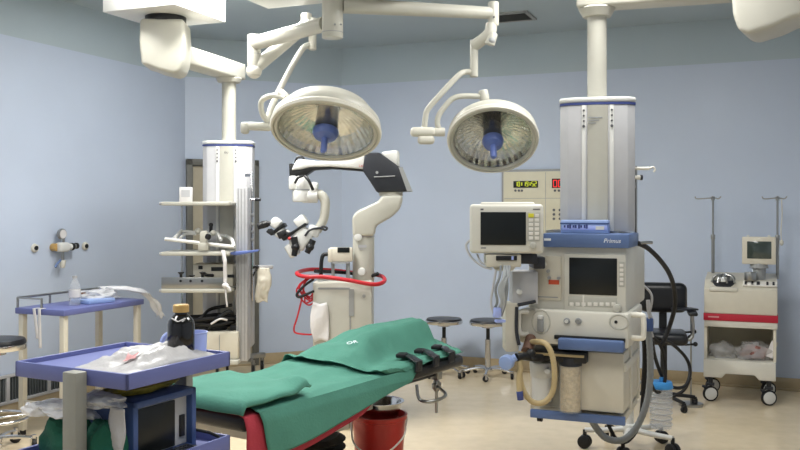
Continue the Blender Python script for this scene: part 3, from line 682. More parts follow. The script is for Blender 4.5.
# touch panel
b = MB(); b.box(m(341, 254.5, -.07), (.165, .09, .1), bev=.012, rot=Matrix.Rotation(-.0, 3, 'X')); b.box(m(331, 255, -.07), (.04, .1, .1), bev=.012); cp = b.build('control_box', M['beige'], t, True)
b = MB(); p = m(343.5, 250, -.117); b.box(p, (.085, .006, .036), bev=.002); b.build('display', M['screen'], cp, True)
b = MB(); b.box(m(341, 262.5, -.09), (.12, .06, .012)); b.cyl(m(333, 262, -.05), m(333, 279, -.05), .012); b.cyl(m(348, 262, -.05), m(348, 279, -.05), .014); b.build('bracket', M['gray'], cp, True)
b = MB(); b.tube([m(329, 254, -.1), m(323.5, 255, -.1), m(321.5, 261, -.1), m(321, 275, -.1)], .014); b.build('lead', M['black'], t, True)
# red hose lying round the top and its leads
rt = thing('red_hose_ring', m(340, 279, 0), 'thick red hose looped round the top of the microscope cabinet', 'hose')
zt = 1.02
b = MB(); loop = [at(297, 273, 6.2), at(310, 269.5, 6.5), at(334, 270.5, 6.58), at(360, 273.5, 6.55), at(380, 275.5, 6.4), at(384.5, 281, 6.2), at(374, 284.5, 6.07), at(350, 280.5, 6.05), at(325, 277, 6.06), at(304, 276.5, 6.08)]
b.tube(loop, .0145, closed=True, seg=12); b.build('hose', M['redtube'], rt, True)
b = MB(); b.tube([p+Vector((0, .02, .022)) for p in (at(315, 274.5, 6.1), at(340, 275.5, 6.5), at(358, 277.5, 6.5), at(368, 280, 6.3), at(378, 277, 6.25))], .013); b.build('black_lead', M['rubber'], rt, True)
t = thing('cable_tangle', at(308, 300, 6.15), 'tangle of thin red and dark cables hanging left of the microscope cabinet', 'cable')
b = MB(); rr = random.Random(5)
for i in range(5):
    b.tube([at(313-i, 276, 6.1), at(305-2*i+rr.uniform(-2, 2), 281+2*i, 6.1), at(302+rr.uniform(-3, 3), 290+2*i, 6.1), at(308+rr.uniform(-3, 3), 297+2*i, 6.12), at(314.5, 290+3*i, 6.13)], .006, seg=6)
b.tube([at(305, 281, 6.1), at(301.5, 300, 6.1), at(297, 318, 6.1), at(294, 328, 6.1), at(296, 333, 6.1), at(308, 334.5, 6.1), at(316, 334, 6.1)], .006, seg=6)
b.build('red_lead', M['redtube'], t, True)
b = MB(); b.tube([at(314, 279, 6.08), at(304, 286, 6.08), at(297, 294, 6.08), at(299, 297, 6.08), at(307, 294, 6.08), at(314, 291, 6.09)], .009, seg=8); b.build('dark_lead', M['rubber'], t, True)
b = MB(); Yt = 6.08
def tg(a_, b_):
    x = 313+(3.5*math.sin(PI*b_))*(-1 if a_ < .5 else .3)+a_*14+b_*1.5; y = 304-3*(1-a_)*0+36*b_-4*abs(a_-.5)*(1 if b_ < .5 else -1)
    return at(x, y, Yt)+Vector((0, .008*math.sin(a_*5+b_*6), 0))
b.sheet(tg, 8, 12)
solo(b, 'paper_tag', M['paper'], at(318, 318, Yt), 'white crumpled paper sheet hanging on the microscope cabinet front', 'paper', solid=.003)

# ------------------------------------------------------------------ operating table and drapes
NL = Vector((-.60, 3.52)); NR = Vector((.345, 4.94)); FL = Vector((-1.10, 3.86)); FR = Vector((.19, 5.44))
def smooth(x): x = max(0, min(1, x)); return x*x*(3-2*x)
FZ = [(0, .70), (.3, .712), (.42, .74), (.52, .785), (.64, .83), (.72, .846), (.90, .846), (.925, .83), (.965, .72), (1.0, .705), (1.2, .7)]
def farz(s):
    if s <= 0: return .70
    for (a_, za), (b_, zb_) in zip(FZ, FZ[1:]):
        if s <= b_: k_ = smooth((s-a_)/(b_-a_)); return za+(zb_-za)*k_
    return .7
def top(s, r, lift=0.0):
    p = (NL+(NR-NL)*s)*(1-r)+(FL+(FR-FL)*s)*r
    z = .70+(farz(s)-.70)*smooth((r-.14-.25*smooth((s-.48)/.25))/.3)
    return Vector((p.x, p.y, z+lift))
dT = (NR-NL).normalized(); aT = math.atan2(dT.y, dT.x); nT = Vector((-dT.y, dT.x))
LT = (NR-NL).length
t = thing('operating_table', (NL.x, NL.y, 0), 'operating table with black pad and straps under green drapes, centre of the room', 'operating table', aT)
b = MB(); b.box2((.0, .03, .60), (1.02, .55, .672), bev=.022, seg=3); b.build('mattress', M['leather'], t)
b = MB(); b.box2((1.16, -.012, .622), (LT+.015, .44, .688), bev=.025, seg=3); b.build('end_pad', M['leather'], t)
b = MB(); b.box2((1.12, .42, .63), (1.5, .56, .755), bev=.04, seg=3); b.build('raised_cushion', M['leather'], t)
b = MB(); b.box2((.09, .05, .545), (.86, .53, .60), bev=.004); b.build('table_frame', M['beige'], t)
b = MB(); b.box2((.96, .10, .575), (LT-.12, .36, .61), bev=.004); b.build('end_plate', M['slate'], t)
for y_ in (.02, .56):
    b = MB(); b.box2((.05, y_-.012, .54), (.86, y_+.0, .57), bev=.003); rl = b.build('side_rail', M['steel'], t)
    b = MB()
    for x_ in (.12, .46, .8): b.box2((x_, y_-.014 if y_ > .3 else y_-.004, .545), (x_+.04, y_+.05 if y_ < .3 else y_-.05, .565))
    b.build('rail_bracket', M['steel'], rl)
b = MB(); b.box2((.52, .16, .42), (.88, .44, .545), bev=.012); b.build('tilt_head', M['beige'], t)
b = MB()
pr = [(0, .12)]
for i in range(8): pr += [(.2, .125+.038*i), (.165, .144+.038*i)]
pr += [(.16, .43), (0, .43)]
b.lathe(pr, Matrix.Translation((.7, .3, 0)), 28); b.build('bellows', M['bellows'], t)
b = MB(); b.box2((.25, .06, .03), (1.15, .54, .12), bev=.03, seg=3); b.build('floor_base', M['slate'], t)
for x_ in (.3, 1.1):
    for y_ in (.1, .5):
        b = MB(); b.cyl((x_, y_, 0), (x_, y_, .04), .03, bev=.005); b.build('foot', M['rubber'], t)
# end clamp
b = MB(); b.box((1.60, .10, .585), (.05, .05, .06), bev=.006); b.cyl((1.6, .10, .37), (1.6, .10, .58), .009); b.cyl((1.6, .1, .49), (1.6, .1, .55), .018, bev=.004); b.box((1.60, .1, .52), (.06, .03, .035), bev=.005)
b.tube([(1.6, .1, .52), (1.5, -.02, .50), (1.36, -.02, .49), (1.33, .04, .50), (1.33, .06, .575)], .009); b.build('end_clamp', M['steel'], t)
# red under-sheet
def hang(s): return .20-.15*smooth(s/.82)
def draped(s0, s1, lift, drop, out=0.0, wr=.010, sd=0.0, slant=0.0):
    def f(a_, b_):
        s = s0+(s1-s0)*a_; k_ = 0.0
        # b_ 0..0.3 hangs on the near side, 0.3..0.88 lies on top, the rest hangs on the far side
        if b_ < .3:
            h_ = drop(s)*(1-b_/.3); p = top(s, 0, lift); o = -nT*(.012+out+.018*min(1, h_/.05)+.02*h_)
            w_ = .010*noise.noise(Vector((s*9, h_*3, 2)))*min(1, h_/.1)
            p = p+Vector((o.x, o.y, 0))+Vector((-nT.x*w_, -nT.y*w_, -h_-.004)); p += Vector((dT.x, dT.y, 0))*(slant*h_)
            return p
        if b_ <= .86:
            r = (b_-.3)/.56
            p = top(s, r, lift)
            e = min(r, 1-r)
            p.z += wr*(noise.noise(Vector((s*7+sd, r*4, sd)))+.6*noise.noise(Vector((s*19, r*9+sd, 3))))*min(1, e*9+.3)
            p.z -= .01*max(0, 1-e/.04)
            return p
        k_ = (b_-.86)/.14; p = top(s, 1.0, lift); o = nT*(.035*smooth(k_*3))
        return p+Vector((o.x, o.y, -.012-.18*k_))
    return f
def rdrop(s): return hang(s)+.025+.012*math.sin(s*14)
b = MB(); b.sheet(draped(-.02, .5, -.016, lambda s: hang(s)+.022+(.12 if s < .03 else 0)-.06*smooth((s-.42)/.12), wr=.002, sd=5, out=-.014), 40, 40)
solo(b, 'red_sheet', M['redcloth'], (NL.x, NL.y, .68), 'dull red undersheet showing below the green drape hem', 'sheet', solid=.003)
b = MB(); b.sheet(draped(.02, .745, 0.0, lambda s: hang(s) if s < .66 else max(.004, hang(s)*(1-(s-.66)/.08)), sd=1.3, slant=.25), 60, 60)
solo(b, 'green_drape', M['green'], (NL.x+.1, NL.y+.2, .7), 'green surgical drape covering the near half of the operating table', 'drape', solid=.003)
def updrop(s): return .004+.012*smooth((s-.5)/.1)*smooth((.8-s)/.1)
b = MB()
fu = draped(0, 1, .012, updrop, wr=.012, sd=4.1)
def upper_f(a_, b_):
    # leading edge wanders across the table, rumpled
    s0 = .40-.012*math.sin(b_*8)+.22*(1-smooth((b_-.1)/.5))
    s = s0+(1.0-s0)*a_
    p = fu(s, b_)
    e = a_*(1.0-s0)
    p.z += .016*math.exp(-(e/.018)**2)+.007*noise.noise(Vector((b_*16, 2, 1)))*math.exp(-(e/.05)**2)-.008*math.exp(-((e-.035)/.012)**2)
    return p
b.sheet(upper_f, 70, 70)
solo(b, 'green_drape', M['green'], (.0, 4.7, .8), 'green surgical drape over the raised far half of the operating table', 'drape', solid=.003)
# folded drape on the near end
def fold_f(a_, b_):
    s = -.035+.255*a_; r = -.02+1.0*b_
    p = top(max(s, 0), max(r, 0)); q_ = NL+(NR-NL)*s; 
    base = (NL+(NR-NL)*s)*(1-r)+(FL+(FR-FL)*s)*r
    e = min(a_*5, (1-a_)*7, b_*8, (1-b_)*8, 1)
    z = .722+.030*math.sqrt(max(0, e))*1.0+.006*noise.noise(Vector((s*14, r*6, 4)))
    z += .035*math.exp(-((a_-.93)/.12)**2-((b_-.10)/.14)**2)
    if a_ < .05: z -= .03*(1-a_/.05)
    return Vector((base.x, base.y, z))
b = MB(); b.sheet(fold_f, 30, 40)
solo(b, 'folded_drape', M['green'], (NL.x-.1, NL.y+.25, .705), 'folded green cloth doubled over on the end of table nearest the front trolley', 'drape', solid=.012)
# lettering on the drape
# straps over the end pad (parts of the table)
def strap(s_, r0, r1, w=.062, lift=.022):
    mb = MB()
    def f(a_, b_):
        r = r0+(r1-r0)*a_; s = s_+(b_-.5)*w/LT+.03*(a_-.5)
        p = top(s, max(r, 0), lift+.012*math.sin(PI*a_))
        if r < 0: p.x += -nT.x*(.03); p.y += -nT.y*(.03); p.z -= -r*.5
        return p
    mb.sheet(f, 26, 3)
    o = mb.build('strap', M['leather'], t, True, solid=.006); return o
for s_ in (.72, .82, .915): strap(s_, -.10, .34 if s_ < .9 else .28)
b = MB()
for s_ in (.71, .805, .90):
    p = top(s_, .24, .036); b.box(p, (.085, .05, .02), aT+.35, bev=.006)
b.build('buckle', M['black'], t, True)
p = top(.545, .52, .030); p1 = top(.575, .52, .03); p2 = top(.545, .42, .03)
xa = (p1-p).normalized(); za = xa.cross((p-p2).normalized()).normalized()
if za.z < 0: za = -za
xd = Vector((.93, .37, 0)); xd = (xd-za*xd.dot(za)).normalized(); yd = za.cross(xd)
mt = Matrix((xd, yd, za)).transposed().to_4x4(); mt.translation = p
dr = [o for o in bpy.data.objects if o.name.startswith('green_drape.')][0]
text('OR', .042, W[dr.name].inverted() @ mt, M['inkw'], dr, shear=.1)

# ------------------------------------------------------------------ red bucket and basin
bk = at(379, 0, 4.75); bk.z = 0
t = thing('red_bucket', bk, 'red plastic bucket on the floor under the operating table end', 'bucket')
b = MB(); b.lathe([(0, .02), (.112, .02), (.116, 0.0), (.12, .02), (.142, .375), (.152, .38), (.154, .402), (.142, .404), (.138, .375), (.112, .03), (0, .03)], None, 40); b.build('pail', M['red'], t)
b = MB(); b.lathe([(0, .355), (.135, .355), (.136, .365), (0, .368)], None, 40); b.build('inner_lid', M['red'], t)
b = MB(); b.tube([(-.15, 0, .375), (-.125, -.13, .27), (0, -.185, .22), (.125, -.13, .30), (.15, 0, .375)], .005, res=8); b.build('wire_handle', M['handlewhite'], t)
b = MB(); b.lathe([(0, 0), (.075, 0), (.1, .025), (.118, .098), (.131, .101), (.131, .105), (.115, .103), (.096, .028), (.072, .005), (0, .005)], Matrix.Translation(bk+Vector((.005, -.003, .3685))), 44)
solo(b, 'steel_basin', M['chrome'], bk+Vector((.005, -.003, .3685)), 'shiny steel basin sitting in the mouth of the red bucket', 'basin')

# ------------------------------------------------------------------ front trolley
Nn = Vector((-.894, 2.88)); aC = math.radians(62); LX, LY = .53, .54
t = thing('instrument_trolley', (Nn.x, Nn.y, 0), 'blue topped two tier trolley in the foreground at lower left', 'trolley', aC)
def tray(z0, z1, zf, nm):
    b = MB(); b.box2((.004, .004, zf-.012), (LX-.004, LY-.004, zf))
    for lo_, hi_ in (((0, 0), (LX, .012)), ((0, LY-.012), (LX, LY)), ((0, 0), (.012, LY)), ((LX-.012, 0), (LX, LY))):
        b.box2((lo_[0], lo_[1], z0), (hi_[0], hi_[1], z1), bev=.003)
    return b.build(nm, M['blue'], t)
tray(.908, .962, .945, 'top_tray'); tray(.585, .645, .615, 'lower_tray')
for x_, yy in ((-.03, .21), (LX-.0, .21)):
    b = MB(); b.box2((x_-.022 if x_ < 0 else x_-.045, yy-.032, .09), (x_+.028 if x_ < 0 else x_-.005, yy+.032, .958 if x_ < 0 else .91), bev=.005); b.build('post', M['post'], t)
    b = MB(); b.box2((x_-.03, yy-.26, .07), (x_+.03, yy+.26, .11), bev=.008); b.build('foot_bar', M['beige'], t)
    for s in (-.23, .23):
        w_, f_ = MB(), MB(); caster(w_, f_, (x_, yy+s, 0), .035, .3); ww = w_.build('caster', M['rubber'], t); f_.build('fork', M['steel'], ww)
def cw(x, y, z): return W[t_tr.name] @ Vector((x, y, z))
t_tr = t
# on the top tray
p = Vector((at(181, 0, 3.30).x, 3.30, .946))
t = thing('antiseptic_bottle', p, 'dark brown bottle with gold screw cap on the front trolley', 'bottle')
b = MB(); b.lathe([(0, 0), (.046, 0), (.05, .006), (.05, .125), (.047, .14), (.032, .158), (.024, .164), (.024, .172), (0, .172)], None, 36); bo = b.build('glass', M['brownglass'], t)
b = MB(); b.lathe([(.0235, .172), (.03, .172), (.03, .197), (.027, .2), (0, .2)], None, 30); b.build('cap', M['gold'], t)
b = MB(); b.tube([(-.026, -.034, .152), (-.012, -.042, .146), (0, -.0445, .141), (.012, -.042, .146), (.026, -.034, .152)], .0025, seg=6); b.build('neck_label', M['paper'], t)
p = Vector((at(192, 0, 3.37).x, 3.365, .946))
t = thing('plastic_jug', p, 'lavender blue plastic jug with handle just behind the dark bottle', 'jug')
b = MB(); b.lathe([(0, 0), (.05, 0), (.055, .004), (.058, .085), (.061, .088), (.056, .088), (.053, .006), (0, .006)], None, 30); b.build('cup', M['lav'], t)
b = MB(); b.tube([(-.055, .0, .078), (-.09, -.0, .08), (-.112, 0, .055), (-.1, 0, .028), (-.055, 0, .02)], .009); b.build('handle', M['lav'], t)
p = cw(.26, .2, .946)
def pk(a_, b_):
    x = .03+.47*a_; y = .018+.27*b_
    e = min(a_*4, (1-a_)*5, b_*4, (1-b_)*4, 1.0)
    k_ = .35+.65*smooth(1-abs(a_-.5)*1.7)
    z = .947+.052*math.sqrt(max(0, e))*k_+.022*noise.noise(Vector((x*14, y*18, 1)))*e+.016*abs(noise.noise(Vector((x*30, y*34, 2))))*e
    xx = x+.02*noise.noise(Vector((y*12, 3, a_))); yy_ = y+.025*noise.noise(Vector((x*11, 7, b_)))
    return cw(xx, yy_, max(z, .9465))
b = MB(); b.sheet(pk, 44, 34)
tt = solo(b, 'plastic_package', M['wrap'], p, 'crumpled white plastic package lying on the front trolley tray', 'package', solid=.004)
b = MB(); b.sheet(lambda a_, b_: pk(.16+.10*a_, .22+.22*b_+.1*a_)+Vector((0, 0, .010)), 10, 10)
b.bm.transform(Matrix.Translation(-Vector(p))); b.build('pink_print', M['pink'], tt)
# on the lower tray
t = thing('bedside_monitor', cw(.27, .17, .616), 'blue cased device with black screen on the lower shelf of the front trolley', 'monitor', aC)
b = MB(); b.box2((-.17, -.10, 0.0), (-.145, .16, .225), bev=.006); b.box2((.125, -.10, 0), (.15, .16, .225), bev=.006); b.box2((-.17, -.10, .2), (.15, .16, .225), bev=.006); b.box2((-.17, -.1, 0), (.15, .16, .018), bev=.005); b.build('case', M['dblue'], t)
b = MB(); b.box2((-.143, -.075, .02), (.124, .15, .197), bev=.004); b.build('fascia', M['lgray'], t)
b = MB(); b.box2((-.135, -.082, .025), (.055, -.073, .192), bev=.003); b.build('screen', M['screen'], t)
b = MB(); b.box2((.082, -.082, .05), (.108, -.073, .13), bev=.003); b.build('knob_panel', M['black'], t)
t = thing('keyboard', cw(.27, .055, .616), 'black keyboard lying in front of the screen on the lower tray', 'keyboard', aC)
b = MB(); b.box2((-.16, -.033, 0), (.12, .035, .018), bev=.004); b.build('base', M['black'], t)
b = MB()
for i in range(12):
    for j in range(3): b.box((-.145+.022*i, -.02+.02*j, .0195), (.017, .015, .005))
b.build('key', M['slate'], t, whole=True)
b = MB(); b.tube([cw(.42, .12, .68), cw(.44, .06, .672), cw(.48, .05, .655), cw(.505, .03, .635), cw(.51, .02, .62)], .006, seg=8)
solo(b, 'black_cable', M['rubber'], cw(.47, .05, .616), 'black cable looping over the edge of the lower trolley tray', 'cable')
b = MB(); b.crumple(cw(.25, .19, .864), (.16, .06, .032), .35, sd=2.0, fr=5, a=aC)
solo(b, 'olive_packet', M['olive'], cw(.25, .19, .845), 'olive yellow packet squeezed on top of the blue cased device', 'packet')
t = thing('cloth_bundle', cw(.06, .30, .616), 'dark green cloth bundle on the trolley lower shelf behind the front post', 'cloth')
b = MB(); b.crumple(cw(.11, .36, .67), (.085, .14, .10), .28, sd=7, fr=4, a=aC); b.build('pile', M['dgreen'], t, True)
b = MB(); b.crumple(cw(.06, .16, .68), (.06, .075, .105), .3, sd=9, fr=5, a=aC); b.build('pile', M['dgreen'], t, True)
for (x_, y_, z_), sz, sd, lab in (((.1, .38, .79), (.08, .14, .035), 3.5, 'crumpled clear plastic bag spread over the middle of the dark green bundle'),
        ((.04, .49, .785), (.03, .05, .03), 4.5, 'small white crumpled bag poking out left of the trolley front post'),
        ((.08, .2, .84), (.06, .1, .03), 6.5, 'crumpled clear bag squeezed under the tray right of the front post')):
    b = MB(); b.crumple(cw(x_, y_, z_), sz, .4, sd=sd, fr=5, a=aC); solo(b, 'plastic_bag', M['film'], cw(x_, y_, z_), lab, 'bag', 'plastic bags on the trolley lower shelf')
b = MB()
def strip(a_, b_):
    return cw(.028+.006*math.sin(b_*7+a_*2)+.012*a_, .045+.075*a_+.004*math.sin(b_*11), .835-.215*b_)+Vector((0, 0, 0))
b.sheet(strip, 8, 24); solo(b, 'white_wrap_strip', M['wrap'], cw(.07, .06, .72), 'white wrapper hanging between green bundle and blue cased device', 'wrapper', solid=.006)

# ------------------------------------------------------------------ blue table by the left wall
N2 = Vector((-2.176, 5.7)); BX, BY = .42, .80
t = thing('side_table', (N2.x, N2.y, 0), 'blue topped side table with metal rail against the left wall', 'table', RA)
b = MB(); b.box2((-BX, 0, .81), (0, BY, .85), bev=.005); b.build('tabletop', M['blue'], t)
for x_, y_ in ((-.035, .035), (-.035, BY-.035), (-BX+.035, .035), (-BX+.035, BY-.035)):
    b = MB(); b.box2((x_-.02, y_-.02, 0.03), (x_+.02, y_+.02, .811), bev=.004); lg = b.build('leg', M['beige'], t)
    b = MB(); b.cyl((x_, y_, 0), (x_, y_, .035), .02); b.build('foot', M['rubber'], lg)
b = MB(); b.box2((-BX+.035, .025, .20), (-.035, .045, .23)); b.box2((-BX+.035, BY-.045, .20), (-.035, BY-.025, .23)); b.build('stretcher', M['beige'], t)
b = MB(); b.tube([(-BX+.012, .012, .915), (-BX+.012, BY-.012, .915)], .008, smooth=False)
b.tube([(-BX+.012, .012, .915), (-.2, .012, .915)], .006, smooth=False)
for x_, y_ in ((-BX+.012, .012), (-BX+.012, .3), (-BX+.012, BY-.012), (-.2, .012)): b.cyl((x_, y_, .849), (x_, y_, .918), .008, seg=10)
b.build('rail', M['steel'], t)
def c2(x, y, z): return W['side_table'] @ Vector((x, y, z))
t = thing('water_bottle', c2(-.16, .27, .85), 'clear plastic water bottle on the blue side table', 'bottle')
b = MB(); b.lathe([(0, 0), (.036, 0), (.039, .006), (.037, .05), (.039, .06), (.039, .11), (.03, .15), (.016, .178), (.015, .19), (0, .19)], None, 26); b.build('shell', M['clear'], t)
b = MB(); b.lathe([(.0392, .055), (.0396, .06), (.0396, .105), (.0392, .11)], None, 26); b.build('label_band', M['paper'], t)
b = MB(); b.lathe([(.016, .185), (.017, .187), (.017, .2), (0, .202)], None, 20); b.build('cap', M['lgray'], t)
b = MB(); b.box(c2(-.16, .45, .866), (.2, .22, .03), RA-.2, bev=.006)
solo(b, 'blue_packet', M['pblue'], c2(-.16, .45, .851), 'flat pale blue packet on the side table right of the water bottle', 'packet')
b = MB(); b.crumple(c2(-.22, .57, .885), (.11, .16, .045), .45, sd=11, fr=5, a=RA)
tt = solo(b, 'plastic_heap', M['film'], c2(-.22, .5, .851), 'heap of crumpled clear plastic and wrappers on the side table', 'plastic')
b = MB(); b.box(c2(-.24, .44, .905), (.09, .05, .03), .3, bev=.008)
solo(b, 'brown_pouch', M['brown'], c2(-.24, .44, .89), 'small brown pouch lying among the wrappers on the side table', 'pouch')
b = MB()
pth = [c2(-.22, .62, .93), c2(-.12, .72, .93), c2(-.03, .83, .90), c2(.0, .90, .83), c2(.02, .94, .745), c2(.03, .955, .70)]
def hangf(a_, b_):
    i = min(int(a_*5), 4); k_ = a_*5-i; p_ = pth[i].lerp(pth[i+1], k_); w_ = .05*(1-.4*a_)+.01*math.sin(a_*20)
    return p_+Vector((U.x, U.y, 0))*((b_-.5)*2*w_)+Vector((0, 0, .015*math.sin(b_*PI*3+a_*6)))
b.sheet(hangf, 24, 10); solo(b, 'plastic_sleeve', M['film'], c2(-.1, .7, .86), 'clear plastic sleeve drooping off the right end of side table', 'plastic', solid=.004)
b = MB()
def rb(a_, b_):
    z = .86-.3*max(0, a_-.12); o = -.012 if a_ > .12 else .04-.43*a_
    return c2(-.2+.012*(b_-.5)*2+.01*a_, o, z if a_ > .12 else .853)
t = thing('white_tape', c2(-.22, 0, .85), 'pair of white tapes hanging off the front of side table', 'tape')
b.sheet(lambda a_, b_: rb(a_, b_), 20, 2); b.build('tape_end', M['paper'], t, True, solid=.003)
b = MB(); b.sheet(lambda a_, b_: rb(a_*.8, b_)+Vector((U.x, U.y, 0))*(-.05+.03*a_), 20, 2); b.build('tape_end', M['paper'], t, True, solid=.003)

# ------------------------------------------------------------------ stools
def stool(loc, label, a, hgt=.52, r=.165):
    t = thing('round_stool', loc, label, 'stool', a, 'round black stools on wheeled bases')
    b = MB(); b.lathe([(0, hgt-.045), (r*.98, hgt-.045), (r, hgt-.035), (r, hgt-.02), (r*.94, hgt-.004), (r*.7, hgt), (0, hgt+.002)], None, 40); b.build('seat', M['leather'], t)
    b = MB(); b.lathe([(r*.5, hgt-.052), (r*1.0, hgt-.05), (r*1.03, hgt-.04), (r*1.03, hgt-.022), (r*1.0, hgt-.02)], None, 40); b.cyl((0, 0, hgt-.075), (0, 0, hgt-.045), .06); b.build('seat_ring', M['chrome'], t)
    b = MB(); b.cyl((0, 0, .27), (0, 0, hgt-.06), .017); b.build('screw_post', M['black'], t)
    b = MB(); b.cyl((0, 0, .06), (0, 0, .34), .027); b.cyl((0, 0, .05), (0, 0, .09), .045, bev=.008); b.build('post', M['chrome'], t)
    for i in range(5):
        an = i*2*PI/5; e = Vector((.23*math.cos(an), .23*math.sin(an), .06))
        b = MB(); b.tube([(0, 0, .075), e*.5+Vector((0, 0, .05)), e], .014, seg=8, r_end=.011); lg = b.build('leg', M['chrome'], t)
        w_, f_ = MB(), MB(); caster(w_, f_, (e.x, e.y, 0), .026, an+.5); w_.build('caster', M['rubber'], lg); f_.build('fork', M['chrome'], lg)
    return t
s1 = Vector((at(444, 0, 8.0).x, 8.0, 0)); st = stool(s1, 'round black stool by the back wall, just beyond the operating table end', .3)
s2 = Vector((at(488, 0, 7.9).x, 7.9, 0)); dup(st, s2, .75, 'round black stool by the back wall, next to the anaesthesia machine')
s3 = Vector((at(-4, 0, 5.45).x, 5.45, 0))
t3 = thing('footring_stool', s3, 'taller black stool with chrome foot ring beside the left wall', 'stool', .2)
b = MB(); r, hgt = .175, .705
b.lathe([(0, hgt-.055), (r*.98, hgt-.055), (r, hgt-.04), (r, hgt-.02), (r*.94, hgt-.004), (r*.7, hgt), (0, hgt+.002)], None, 40); b.build('seat', M['leather'], t3)
b = MB(); b.lathe([(r*.5, hgt-.07), (r*.99, hgt-.068), (r*1.025, hgt-.055), (r*1.025, hgt-.035), (r*1.0, hgt-.033)], None, 40); b.cyl((0, 0, hgt-.1), (0, 0, hgt-.06), .06); b.build('seat_ring', M['chrome'], t3)
b = MB(); b.cyl((0, 0, .06), (0, 0, hgt-.08), .022); b.cyl((0, 0, .05), (0, 0, .1), .045, bev=.008); b.build('post', M['chrome'], t3)
b = MB(); b.tube([(.19*math.cos(k_*PI/8), .19*math.sin(k_*PI/8), .21) for k_ in range(16)], .011, closed=True, res=2)
for k_ in range(3): b.tube([(0, 0, .21), (.19*math.cos(k_*2.1+.4), .19*math.sin(k_*2.1+.4), .21)], .008, smooth=False)
b.build('foot_ring', M['chrome'], t3)
for i in range(5):
    an = i*2*PI/5; e = Vector((.22*math.cos(an), .22*math.sin(an), .08))
    b = MB(); b.tube([(0, 0, .085), e*.5+Vector((0, 0, .05)), e], .015, seg=8, r_end=.012); lg = b.build('leg', M['chrome'], t3)
    w_, f_ = MB(), MB(); caster(w_, f_, (e.x, e.y, 0), .036, an+.5); w_.build('caster', M['rubber'], lg); f_.build('fork', M['chrome'], lg)

# ------------------------------------------------------------------ anaesthesia machine
OM = (.61, 4.55)
t = thing('anaesthesia_machine', (OM[0], OM[1], 0), 'cream anaesthesia machine with blue top and dark screen under right pendant', 'anaesthesia machine', RA)
TM = t
def am(px, py, yl=0.0): return onface(px, py, OM, RA, yl)
def plate(mb, x0, y0, x1, y1, ya, yb, bev=.004, yl=None):      # box given by its front corners
    yl = ya if yl is None else yl
    a0, c0 = am(x0, y1, yl); a1, c1 = am(x1, y0, yl)
    xs = (am(x0, (y0+y1)/2, yl)[0], am(x1, (y0+y1)/2, yl)[0])
    zc = (am((x0+x1)/2, y1, yl)[1], am((x0+x1)/2, y0, yl)[1])
    return mb.box2((xs[0], ya, zc[0]), (xs[1], yb, zc[1]), bev=bev)
b = MB(); plate(b, 528, 246, 627, 312, 0.0, .72, .015); b.build('upper_body', M['cream'], t)
b = MB(); b.box2((am(543, 240, -.04)[0], -.04, 1.312), (am(629, 240, -.04)[0], .33, 1.382), bev=.006); tp = b.build('top_shelf', M['mblue'], t)
x, z = am(612, 241, -.04); text('Primus', .03, Matrix.Translation((x, -.0408, z)) @ FRONT, M['inkw'], tp, shear=.25)
x, z = am(547.5, 239.5, -.04); b = MB(); b.box((x, -.0405, z), (.034, .0015, .012)); b.build('white_mark', M['inkw'], tp)
b = MB(); plate(b, 564, 254, 626, 312.5, -.022, .01, .008); sp = b.build('screen_panel', M['cream'], t)
b = MB(); plate(b, 569, 258, 617, 295, -.026, -.015, .003); b.build('screen', M['screen'], sp)
b = MB(); plate(b, 568, 297, 617, 307, -.025, -.015, .002); plate(b, 618.5, 262, 624.5, 287, -.026, -.015, .002); kp = b.build('key_panel', M['keypad'], sp)
b = MB()
for i in range(8): plate(b, 569.5+6*i, 302.5, 573.5+6*i, 306, -.028, -.02, .001)
for i in range(5): plate(b, 619.6, 264+4.6*i, 623.4, 267+4.6*i, -.029, -.02, .001)
plate(b, 582.5, 295, 584, 307, -.029, -.02, .001)
b.build('key', M['key'], kp)
b = MB(); x, z = am(617.5, 308, -.022); b.cyl((x, -.02, z), (x, -.05, z), .02, bev=.004); b.build('rotary_knob', M['keypad'], sp)
b = MB(); plate(b, 531, 256, 561, 300, -.012, .01, .004); lp = b.build('socket_panel', M['beige'], t)
b = MB(); plate(b, 548.5, 280, 559, 284.5, -.016, -.008, .001); b.build('warning_label', M['redlabel'], lp)
b = MB()
for px, py in ((549.5, 277.5), (559, 278), (548.5, 271), (541, 262), (535, 292)): x, z = am(px, py, -.012); b.cyl((x, -.01, z), (x, -.03, z), .008, seg=12)
plate(b, 534, 296.5, 558, 297.5, -.014, -.008, 0)
b.build('socket', M['gray'], lp)
b = MB(); plate(b, 519, 311.5, 629, 346, -.07, .45, .014); dr_ = b.build('flow_console', M['cream'], t)
def ring2(px, py, rx, rz_, y): 
    x, z = am(px, py, y); return [(x+rx*math.cos(k_*PI/8), y, z+rz_*math.sin(k_*PI/8)) for k_ in range(16)]
b = MB(); b.tube(ring2(541, 322, .045, .06, -.07), .004, closed=True, res=2, seg=6); b.tube(ring2(619, 322, .045, .035, -.07), .005, closed=True, res=2, seg=6); b.build('recess_ring', M['keypad'], dr_)
b = MB(); plate(b, 537, 317, 543, 332, -.085, -.065, .004); b.build('flow_tube', M['gray'], dr_)
b = MB(); plate(b, 537.5, 315.5, 542.5, 319.5, -.09, -.065, .004); b.build('flow_cap', M['white'], dr_)
for px, mm in ((567, 'white'), (578.5, 'steel')):
    b = MB(); x, z = am(px, 321, -.07); b.cyl((x, -.068, z), (x, -.082, z), .016, bev=.003); b.build('dial', M['gray'], dr_)
    b = MB(); b.cyl((x, -.08, z), (x, -.09, z), .009); b.build('dial_cap', M[mm], dr_)
b = MB(); x, z = am(616, 322, -.07); b.cyl((x, -.066, z), (x, -.074, z), .008, seg=14); b.build('flush_button', M['black'], dr_)
